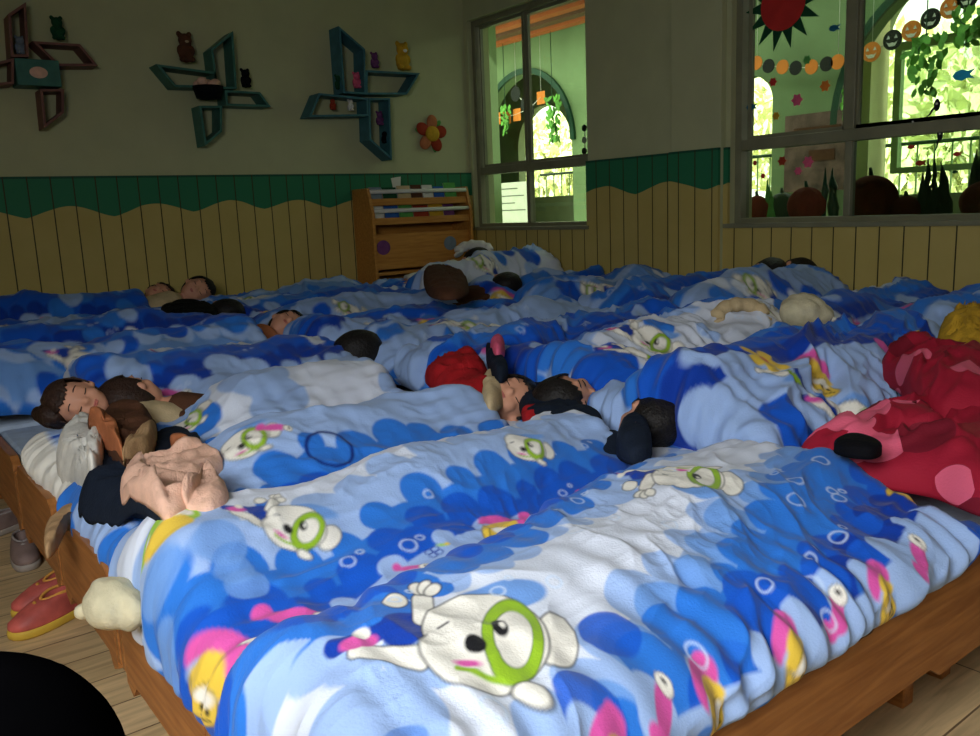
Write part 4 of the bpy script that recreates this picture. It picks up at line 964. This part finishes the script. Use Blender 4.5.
for ch in list(s_.children):
    ch.parent = e; ch.location = (.04, .06, 0.001); ch.rotation_euler = (0, 0, .9); ch.name = {'u': 'shoe_upper', 's': 'shoe_' + ch.name.split('.')[0], 'c': 'shoe_collar'}.get(ch.name[0], 'shoe')
bpy.data.objects.remove(s_)
#PART5
# ------------------------------------------------------------------ pinwheel shelves on the left wall
YW = 5.399
def px2(pts, Y=5.26): return [(at(u, v, Y=Y).x, at(u, v, Y=Y).z) for u, v in pts]
def arm(quad, m, e, th=.013, depth=.14, name='shelf_box'):
    c = Vector((sum(p[0] for p in quad) / 4, sum(p[1] for p in quad) / 4)); bm = bmesh.new()
    P = [Vector(p) for p in quad]
    inn = []
    for i in range(4):   # inset
        a, b, d = P[i - 1], P[i], P[(i + 1) % 4]; e1 = (b - a).normalized(); e2 = (d - b).normalized(); n1 = Vector((-e1.y, e1.x)); n2 = Vector((-e2.y, e2.x))
        if (c - b).dot(n1) < 0: n1 = -n1
        if (c - b).dot(n2) < 0: n2 = -n2
        k = n1 + n2; inn.append(b + k * (th / max(.35, (1 + n1.dot(n2)))))
    y0, y1 = YW - depth, YW
    for i in range(4):
        j = (i + 1) % 4; V = [bm.verts.new((q.x, y, q.y)) for y in (y0, y1) for q in (P[i], P[j], inn[j], inn[i])]
        for f in ((0, 1, 2, 3), (7, 6, 5, 4), (0, 4, 5, 1), (1, 5, 6, 2), (2, 6, 7, 3), (3, 7, 4, 0)): bm.faces.new([V[k] for k in f])
    return obj(name, bm, m, e, smooth=False)
def pinwheel(quads, m, label, centre=None):
    e = empty('pinwheel_shelf'); tag(e, label, 'shelf', None)
    for q in quads: arm(px2(q), m, e)
    return e
pinwheel([[(8, 14), (26, 2), (29, 57), (11, 57)], [(32, 41), (80, 44), (98, 66), (58, 66)], [(-20, 66), (14, 58), (14, 84), (-10, 86)], [(40, 89), (64, 89), (64, 113), (44, 128.6)]], M['pinkwood'], 'dusty pink pinwheel shaped wall shelf, leftmost of the three')
e = empty('picture_box'); tag(e, 'small green teal picture panel at the centre of the pink pinwheel shelf', 'picture')
q = px2([(14, 58), (58, 58), (58, 87), (14, 87)]); x0, x1, z0, z1 = q[0][0], q[1][0], q[2][1], q[0][1]
obj('panel', bx(bmesh.new(), x0, x1, 5.25, 5.398, z0, z1, .004), M['teal'], e, smooth=False)
bm = bmesh.new(); ell(bm, ((x0 + x1) / 2, 5.248, (z0 + z1) / 2), (.045, .003, .03)); obj('flower_print', bm, M['c_peach'], e)
pinwheel([[(211, 49), (233, 31), (237, 89), (216, 89)], [(156, 64), (216, 72), (218, 88), (175, 87)], [(225, 90), (260, 92), (271, 107), (226, 105.6)], [(199, 105.6), (222, 105.6), (222, 131.6), (205, 146)]], M['teal'], 'green teal pinwheel shaped wall shelf, middle one of the three')
pinwheel([[(338.6, 26), (365, 49), (366, 94.5), (343.5, 93)], [(366, 70), (420, 73), (407, 94.5), (366, 94.5)], [(319, 93), (368, 98), (368.6, 116), (309, 117)], [(368.6, 98), (390, 98), (392, 160), (369.6, 140)]], M['tealblue'], 'blue teal pinwheel shaped wall shelf, rightmost of the three above the book rack')
def plush(u, v, h, m1, m2, label, cat='soft toy', Y=5.32, ears=True, name='soft_toy'):
    """small sitting toy whose middle shows at (u, v)"""
    p = at(u, v, Y=Y); e = empty(name, (p.x, Y, p.z - h / 2)); tag(e, label, cat)
    bm = bmesh.new(); ell(bm, (0, 0, h * .28), (h * .24, h * .2, h * .28)); ell(bm, (0, -.01, h * .70), (h * .22, h * .2, h * .22))
    for s in (-1, 1):
        ell(bm, (s * h * .22, -.01, h * .38), (h * .08, h * .08, h * .16)); ell(bm, (s * h * .16, -h * .12, h * .09), (h * .1, h * .16, h * .09))
        if ears: ell(bm, (s * h * .17, 0, h * .90), (h * .09, h * .05, h * .10))
    obj('body', remesh(bm, max(.003, h * .035), 'body', 2), M[m1], e)
    bm = bmesh.new(); ell(bm, (0, -h * .19, h * .66), (h * .10, h * .06, h * .08)); obj('muzzle', bm, M[m2], e)
    bm = bmesh.new()
    for s in (-1, 1): ell(bm, (s * h * .08, -h * .2, h * .76), (h * .025, h * .02, h * .025))
    obj('eyes', bm, M['c_black'], e)
    return e
plush(57, 28, .13, 'c_dkgreen', 'c_beige', 'small dark green toy sitting on the pink pinwheel shelf')
plush(20, 45, .10, 'c_greyb', 'c_white', 'little grey toy inside the upright arm of the pink shelf')
plush(185, 47, .18, 'c_brown', 'c_beige', 'slim brown toy standing on the left arm of the middle shelf')
plush(245, 78, .12, 'c_black', 'c_brown', 'small black toy on the right arm of the middle shelf')
p = at(208, 88, Y=5.24); e = empty('toy_basket', (p.x, 5.245, p.z - .06)); tag(e, 'dark basket with pink flowers at the centre of the middle shelf', 'basket')
bm = bmesh.new(); tube(bm, [(0, 0, 0), (0, 0, .07)], [.07, .09], 20); obj('basket', bm, M['c_black'], e)
bm = bmesh.new(); [ell(bm, (.055 * math.cos(i * 1.3) * (i > 0), .04 * math.sin(i * 1.3), .08 + .012 * (i % 2)), (.032, .03, .026), seg=12, rings=8) for i in range(6)]; obj('flowers', bm, M['c_peach'], e)
plush(402, 56, .20, 'c_yellow', 'c_white', 'yellow toy in a red striped scarf on the right arm of the blue teal shelf')
plush(374, 60, .11, 'c_purple', 'c_greyb', 'small purple toy beside the yellow toy on the blue teal shelf')
plush(356, 80, .11, 'c_pinkp', 'c_white', 'pink toy inside the upright arm of the blue teal shelf')
plush(338, 82, .10, 'c_dkgreen', 'c_beige', 'little green toy standing on the left arm of the blue teal shelf')
plush(350, 105, .08, 'c_white', 'c_peach', 'little white toy inside the left arm of the blue teal shelf')
plush(332, 104, .08, 'c_redo', 'c_peach', 'little red toy inside the left arm of the blue teal shelf', ears=False)
plush(379, 118, .10, 'c_purple', 'c_white', 'purple and white toy in the lower arm of the blue teal shelf')
plush(384, 137, .09, 'c_black', 'c_peach', 'dark toy at the bottom of the lower arm of the blue teal shelf', ears=False)
# wall flower
p = at(431, 134, Y=5.38); e = empty('wall_flower', (p.x, 5.375, p.z)); tag(e, 'yellow and pink padded flower hung on the wall above the book rack', 'wall flower')
for i in range(5):
    a = i * 2 * PI / 5 + .2; bm = bmesh.new(); ell(bm, (.082 * math.cos(a), 0, .082 * math.sin(a)), (.055, .018, .045), Euler((0, -a, 0)))
    obj('petal', bm, M['c_orange'] if i % 2 else M['c_redo'], e)
for i in range(3):
    a = i * 2 * PI / 3 + .8; bm = bmesh.new(); ell(bm, (.10 * math.cos(a), .012, .10 * math.sin(a)), (.035, .008, .018), Euler((0, -a, 0))); obj('leaf', bm, M['c_green'], e)
bm = bmesh.new(); ell(bm, (0, -.015, 0), (.06, .022, .055)); obj('centre', bm, M['c_yellow'], e)

# ------------------------------------------------------------------ book rack in the corner
e = empty('book_rack', (2.95, 5.12, 0)); tag(e, 'orange wooden book rack with white rails standing in the far corner', 'book rack')
RX0, RX1 = 0.01, .83
for x in (RX0, RX1): obj('side_panel', prism(bmesh.new(), [(0, 0), (.255, 0), (.255, 1.17), (.05, 1.17), (0, 1.0)], 0, x, x + .022), M['shelfwood'], e, smooth=False)
obj('back_panel', bx(bmesh.new(), RX0 + .022, RX1, .235, .25, 0, 1.14), M['shelfwood'], e, smooth=False)
tiers = []
for k, (z, y) in enumerate(((1.075, .085), (.945, .06), (.0, 0))):
    if k < 2:
        obj('ledge', bx(bmesh.new(), RX0 + .022, RX1, y - .035, .235, z - .012, z), M['shelfwood'], e, smooth=False)
        obj('front_rail', bx(bmesh.new(), RX0 + .022, RX1, y - .047, y - .035, z - .022, z + .025, .003), M['shelfwood'], e, smooth=False)
        bm = bmesh.new(); tube(bm, [(RX0 + .02, y - .04, z + .072), (RX1, y - .04, z + .072)], .014, 8); obj('white_rail', bm, M['paper'], e)
        tiers.append((z, y))
obj('front_panel', bx(bmesh.new(), RX0 + .022, RX1, .03, .045, .62, .86), M['shelfwood'], e, smooth=False)
obj('lower_shelf', bx(bmesh.new(), RX0 + .022, RX1, .03, .235, .58, .60), M['shelfwood'], e, smooth=False)
for sx, mm in ((.06, 'c_purple'), (.62, 'c_greyb')):
    bm = bmesh.new(); ell(bm, (RX0 + .03 + sx, .028, .77), (.055, .003, .05)); obj('sticker', bm, M[mm], e)
cols = ['c_greyb', 'c_redo', 'c_white', 'c_dkgreen', 'c_yellow', 'c_blueC', 'c_beige', 'c_purple', 'c_green', 'c_brown']
M['page'] = M['paper']; bi = 0
cname = dict(c_greyb='grey blue', c_redo='dark red', c_white='white', c_dkgreen='dark green', c_yellow='yellow', c_blueC='blue', c_beige='beige', c_purple='purple', c_green='green', c_brown='brown')
for t, (z, y) in enumerate(tiers):
    x = RX0 + .04; k = 0
    while x < RX1 - .10:
        w = .085 + .04 * random.random(); h = .10 + .035 * random.random(); mm = cols[(bi * 3 + t) % 10]
        b = empty('picture_book', (2.95 + x + w / 2, 5.12 + y - .01, z + .001), (-.22, 0, 0))
        obj('cover', bx(bmesh.new(), -w / 2, w / 2, 0, .004, 0, h), M[mm], b, smooth=False); obj('pages', bx(bmesh.new(), -w / 2 + .003, w / 2 - .003, .004, .012, .002, h - .003), M['page'], b, smooth=False)
        pos = ['leftmost', 'second from left', 'third from left', 'fourth from left', 'fifth from left', 'sixth from left', 'seventh from left', 'eighth from left', 'ninth from left'][k]
        tag(b, '%s picture book, %s on the %s tier of the book rack' % (cname[mm], pos, ['top', 'second'][t]), 'book', 'picture books in the corner rack')
        x += w + .008; k += 1; bi += 1
b = empty('paper_stand', (2.95 + .30, 5.12 + .12, 1.08)); tag(b, 'pale folded paper standing up above the top tier of the book rack', 'paper')
obj('sheet', prism(bmesh.new(), [(-.05, 0), (.07, 0), (.02, .07), (.03, .17), (-.05, .16), (-.035, .08)], 1, 0, .004), M['paper'], b, smooth=False)

# ------------------------------------------------------------------ garlands, stickers, plants at the windows
def disc(bm, c, r, t=.006, n=20): 
    prism(bm, [(c[1] + r * math.cos(a), c[2] + r * math.sin(a)) for a in np.linspace(0, 2 * PI, n, endpoint=False)], 0, c[0] - t / 2, c[0] + t / 2)
def garland(pts, X, r, label, square=False, face=True):
    e = empty('garland', at(*pts[0][:2], X=X)); o0 = Vector(e.location); tag(e, label, 'garland')
    P = [at(u, v, X=X) - o0 for u, v, _ in pts]
    bm = bmesh.new(); tube(bm, P, .004, 6)
    if X > 5: tube(bm, [P[0], Vector((0, P[0].y, 2.66 - o0.z))], .002, 5); tube(bm, [P[-1], Vector((0, P[-1].y, 2.66 - o0.z))], .002, 5)
    obj('string', bm, M['c_white'], e)
    for p, (u, v, c) in zip(P, pts):
        bm = bmesh.new()
        if square: bx(bm, p.x - .003, p.x + .003, p.y - r, p.y + r, p.z - r * 1.15, p.z + r * .9)
        else: disc(bm, (p.x - .006, p.y, p.z), r)
        d = obj('card_pumpkin', bm, M[c], e, smooth=False)
        if face:
            bm = bmesh.new(); f = p.x - .012
            for s in (-1, 1): prism(bm, [(p.y + s * r * .4 - r * .18, p.z + r * .12), (p.y + s * r * .4 + r * .18, p.z + r * .12), (p.y + s * r * .4, p.z + r * .5)], 0, f - .002, f)
            prism(bm, [(p.y - r * .6, p.z - r * .15), (p.y - r * .3, p.z - r * .32), (p.y, p.z - r * .25), (p.y + r * .3, p.z - r * .32), (p.y + r * .6, p.z - r * .15), (p.y + r * .3, p.z - r * .62), (p.y - r * .3, p.z - r * .62)], 0, f - .002, f)
            obj('face', bm, M['paper'], d, smooth=False)
garland([(872, 52, 'p_orange'), (893, 40, 'p_black'), (912, 31, 'p_orange'), (931, 19, 'p_black'), (951, 8, 'p_orange'), (968, -2, 'p_black'), (986, -12, 'p_orange')], 5.9, .066, 'garland of orange and black card pumpkins across the corridor arch in the right window')
garland([(757, 63, 'p_orange'), (769, 66, 'p_black'), (783, 67, 'p_orange'), (796, 68, 'p_black'), (812, 67, 'p_orange'), (827, 64, 'p_black'), (838, 62, 'p_orange')], 5.9, .052, 'dim garland of round orange and black cards behind the left half of the right window', False, False)
garland([(497, 118, 'p_orange'), (507, 117, 'p_orange'), (517, 114, 'p_orange'), (530, 108, 'p_black'), (541, 97, 'p_orange')], 5.88, .06, 'garland of orange pennants across the arch in the left window', True, False)
garland([(516, 94, 'p_black'), (526, 104, 'p_black')], 5.86, .075, 'pair of black card discs hanging at the arch top in the left window', False, False)
garland([(585, 128, 'p_black'), (585, 140, 'paper'), (585, 151, 'p_black')], 4.14, .022, 'black and white card strip hanging at the right edge of the left window', False, False)
# sun sticker
XG = 4.070
def sticker(u, v, name, m, label, shape, cat='window sticker', s=.02, X=XG, extra=None):
    p = at(u, v, X=X); e = empty(name, p); tag(e, label, cat)
    bm = bmesh.new(); prism(bm, [(a * s, b * s) for a, b in shape], 0, -.0015, .0015); obj('shape', bm, M[m], e, smooth=False)
    if extra:
        for nm, m2, sh in extra: bm = bmesh.new(); prism(bm, [(a * s, b * s) for a, b in sh], 0, -.0035, -.0015); obj(nm, bm, M[m2], e, smooth=False)
    return e
circ = lambda n=18, rx=1, ry=1, ox=0, oy=0: [(ox + rx * math.cos(a), oy + ry * math.sin(a)) for a in np.linspace(0, 2 * PI, n, endpoint=False)]
star = lambda n, r1, r2: [((r1 if i % 2 else r2) * math.cos(i * PI / n), (r1 if i % 2 else r2) * math.sin(i * PI / n)) for i in range(2 * n)]
sun = sticker(783, 4, 'sun_sticker', 'c_dkgreen', 'big red sun with dark wavy rays stuck on the right window', star(14, 1.0, 1.75), s=.13, extra=[('face', 'p_red', circ(28, 1.0, 1.0))])
fishsh = [(-1.3, -.5), (-.8, 0), (-1.3, .5), (-.6, .35), (0, .6), (.7, .4), (1, 0), (.7, -.4), (0, -.6), (-.6, -.35)]
flw = star(6, .75, 1.1)
for a in ((834, 28, 'fish_sticker', 'p_blue', 'dark blue paper fish near the top of the right window left half', fishsh, .022), (751, 107, 'fish_sticker', 'p_blue', 'dark blue paper fish at the lower left of the right window', fishsh, .024),
          (807, 60, 'flower_sticker', 'c_green', 'green paper shape over the dim card garland', flw, .018), (797, 100, 'flower_sticker', 'c_pinkp', 'pink paper blossom in the middle of the right window left half', flw, .025),
          (825, 86, 'flower_sticker', 'p_orange', 'orange paper blossom near the centre post of the right window', flw, .022), (773, 82, 'flower_sticker', 'p_red', 'small red paper blossom below the card garland', flw, .018),
          (776, 116, 'flower_sticker', 'c_yellow', 'small yellow paper shape at the bright arch sliver', flw, .017), (962, 75, 'fish_sticker', 'c_cyan', 'bright cyan paper fish on the far right pane', fishsh, .024),
          (755, 163, 'flower_sticker', 'p_red', 'small red paper leaf low in the bright sliver', flw, .011), (763, 176, 'flower_sticker', 'p_red', 'lower red paper leaf in the bright sliver', flw, .012),
          (782, 161, 'flower_sticker', 'c_redo', 'red paper coral left of the two pink paper blossoms', flw, .02), (798, 171, 'flower_sticker', 'c_pinkp', 'smaller pink paper blossom low in the right window', flw, .017), (808, 162, 'flower_sticker', 'c_pinkp', 'larger pink paper blossom low in the right window', flw, .024),
          (911, 147, 'fish_sticker', 'p_red', 'small red paper fish under the transom, right pane', fishsh, .014), (957, 154, 'fish_sticker', 'p_red', 'small red paper fish at the far right under the transom', fishsh, .014),
          (920, 163, 'fish_sticker', 'c_redo', 'dark red paper fish above the felt seaweed', fishsh, .018), (955, 172, 'fish_sticker', 'c_dkgreen', 'tiny dark paper fish under the far right red one', fishsh, .01)):
    sticker(a[0], a[1], a[2], a[3], a[4], a[5], s=a[6] * (1.7 if a[3] == 'c_cyan' else 1.25))
def tadpole(u, v, label, dx, dz, s=.02):
    p = at(u, v, X=XG); e = empty('tadpole_sticker', p); tag(e, label, 'window sticker')
    bm = bmesh.new(); prism(bm, [(x * s, y * s * 1.5) for x, y in circ(16, .7, .9)], 0, -.0015, .0015); obj('head', bm, M['p_black'], e, smooth=False)
    bm = bmesh.new(); tube(bm, [(0, 0, 0), (0, dx * .4, dz * .4 ), (0, dx * .6, dz * .75), (0, dx, dz)], [.005, .005, .003, .002], 6); obj('tail', bm, M['p_black'], e)
    bm = bmesh.new(); disc(bm, (-.003, 0, .006), .005, .002, 10); obj('eye', bm, M['paper'], e, smooth=False)
tadpole(937, 105, 'black paper tadpole on the bright right pane', .05, -.05)
tadpole(913, 123, 'black paper tadpole just above the transom', .04, -.05, .014)
tadpole(940, 135, 'black paper tadpole hanging below the transom', .02, -.07, .018)
# vines
def vine(u, v, X, ln, label, n=60, seed=0, sp=.12):
    p = at(u, v, X=X); e = empty('hanging_vine', p); tag(e, label, 'vine'); rs = np.random.RandomState(seed)
    pts = [(0, 0, 2.66 - p.z)] + [(0, .05 * math.sin(k * 1.1), -ln * k / 6) for k in range(7)]; bm = bmesh.new(); tube(bm, pts, .004, 6); obj('stem', bm, M['dgreen'], e)
    bm = bmesh.new()
    for i in range(n):
        t = rs.rand(); c = Vector(((rs.rand() - .5) * .06, (rs.rand() - .5) * 2 * sp * (1 - .5 * t), -ln * t)); A = Euler(((rs.rand() - .5) * 2, (rs.rand() - .5), rs.rand() * .8 - .4)).to_matrix(); s = .028 + .02 * rs.rand()
        vs = [bm.verts.new(c + A @ Vector((0, a * s, b * s))) for a, b in ((0, 1), (.5, .3), (.45, -.4), (0, -1), (-.45, -.4), (-.5, .3))]; bm.faces.new(vs)
    obj('leaves', bm, M['leaf'], e, smooth=False)
vine(552, 98, 5.85, .42, 'leafy green vine hanging in the arch of the left window', 60, 1)
vine(926, 38, 5.8, .36, 'leafy green vine hanging below the pumpkin garland', 60, 2, .14)
vine(968, 8, 5.8, .22, 'short leafy vine at the upper right corner of the right window', 40, 3)
vine(505, 108, 5.82, .25, 'dim short vine beside the post of the left window', 30, 4, .07)
vine(848, 88, 5.82, .20, 'dim little vine left of the cream pilaster', 22, 5, .05)
# felt pumpkins and seaweed on the outer sill of window_2
box('sill_shelf', 4.2, 4.42, .9, 3.05, .80, .845, M['alu'])['kind'] = 'structure'; bpy.data.objects['sill_shelf'].name = 'trim_20'
def pumpkin(u, v, r, m, label, h=.8, X=4.29):
    p = at(u, v, X=X); e = empty('felt_pumpkin', (X, p.y, .846)); tag(e, label, 'pumpkin')
    bm = bmesh.new(); n = 48; R = []
    for j in range(15):
        ph = -PI / 2 + PI * j / 14; R.append([bm.verts.new(((r * .55) * math.cos(ph) * math.cos(a) * (1 - .07 * abs(math.sin(a * 4))), r * math.cos(ph) * math.sin(a) * (1 - .07 * abs(math.sin(a * 4))), r * h + r * h * math.sin(ph))) for a in np.linspace(0, 2 * PI, n, endpoint=False)])
    for r0, r1 in zip(R, R[1:]):
        for k in range(n): bm.faces.new((r0[k], r0[(k + 1) % n], r1[(k + 1) % n], r1[k]))
    obj('body', bm, M[m], e); bm = bmesh.new(); tube(bm, [(0, 0, 2 * r * h - .01), (.005, .01, 2 * r * h + r * .25)], [.012, .008], 8); obj('stem', bm, M['dgreen'], e)
pumpkin(757, 212, .085, 'pumpkin', 'dark red felt pumpkin at the left end of the window sill', 1.0)
pumpkin(806, 212, .12, 'pumpkin', 'dark red felt pumpkin left of the window post', .85)
pumpkin(870, 212, .15, 'pumpkin', 'largest dark red felt pumpkin right of the window post', .82)
pumpkin(782, 214, .10, 'dgreen', 'dark green felt gourd between two red pumpkins', .9, 4.34)
pumpkin(906, 214, .085, 'pumpkin', 'smaller dark felt pumpkin beside the seaweed', .8)
pumpkin(985, 210, .12, 'pumpkin', 'felt pumpkin cut by the right edge of the picture', .8, 4.26)
def seaweed(u, v, h, label, seed, n=9, w=.07, X=4.30, m='dgreen'):
    p = at(u, v, X=X); e = empty('felt_seaweed', (X, p.y, .846)); tag(e, label, 'felt seaweed'); rs = np.random.RandomState(seed)
    for i in range(n):
        y = (rs.rand() - .5) * 2 * w; hh = h * (.5 + .5 * rs.rand()) if i else h; bm = bmesh.new()
        tube(bm, [(0, y, 0), (.0, y * .8 + .012 * math.sin(i), hh * .35), (0, y * .6 - .015 * math.sin(i * 2), hh * .7), (0, y * .5 + .01 * rs.rand(), hh)], [.02, .022, .012, .002], 8)
        obj('frond', bm, M[m], e)
seaweed(931, 212, .33, 'tall dark green felt seaweed below the transom', 1, 14, .09)
seaweed(972, 212, .34, 'dark felt seaweed at the far right of the window sill', 2, 12, .08)
seaweed(768, 212, .27, 'pale green felt seaweed at the left of the window sill', 3, 5, .05, m='c_green')
seaweed(829, 212, .30, 'green felt seaweed just left of the window post', 4, 6, .05)
seaweed(850, 212, .14, 'short dark felt seaweed just right of the window post', 5, 6, .04)
# notice board in the corridor behind window_1
p = at(513, 200, X=5.9); e = empty('notice_board', (5.9, p.y, 0)); tag(e, 'white notice board with rows of grey writing in the corridor', 'notice board')
obj('board', bx(bmesh.new(), -.015, .015, -.33, .30, .82, 1.27, .003), M['paper'], e, smooth=False); bm = bmesh.new()
for i, (a, b) in enumerate(((-.28, .10), (-.28, .2), (-.25, .05), (-.28, .22))): bx(bm, -.018, -.015, -b, -a, 1.20 - i * .075, 1.21 - i * .075)
obj('writing', bm, M['ink'], e, smooth=False)
bm = bmesh.new(); tube(bm, [(0, -.25, 0), (0, -.25, .82)], .015, 8); obj('leg', bm, M['alu'], e); bm = bmesh.new(); tube(bm, [(0, .22, 0), (0, .22, .82)], .015, 8); obj('leg', bm, M['alu'], e)

p = at(812, 150, X=5.93); e = empty('poster', (5.975, p.y, p.z)); tag(e, 'dull pinkish grey poster on the corridor wall left of the window post', 'poster')
M['dullpink'] = mat('dull pink grey print', (.15, .09, .075), .8, noise=9, amt=.5)
obj('sheet', bx(bmesh.new(), -.004, .02, -.28, .26, -.30, .27), M['dullpink'], e, smooth=False)
bm = bmesh.new(); bx(bm, -.008, -.004, -.20, .18, .10, .17); bx(bm, -.008, -.004, -.16, .05, -.08, .0); obj('print', bm, M['c_brown'], e, smooth=False)
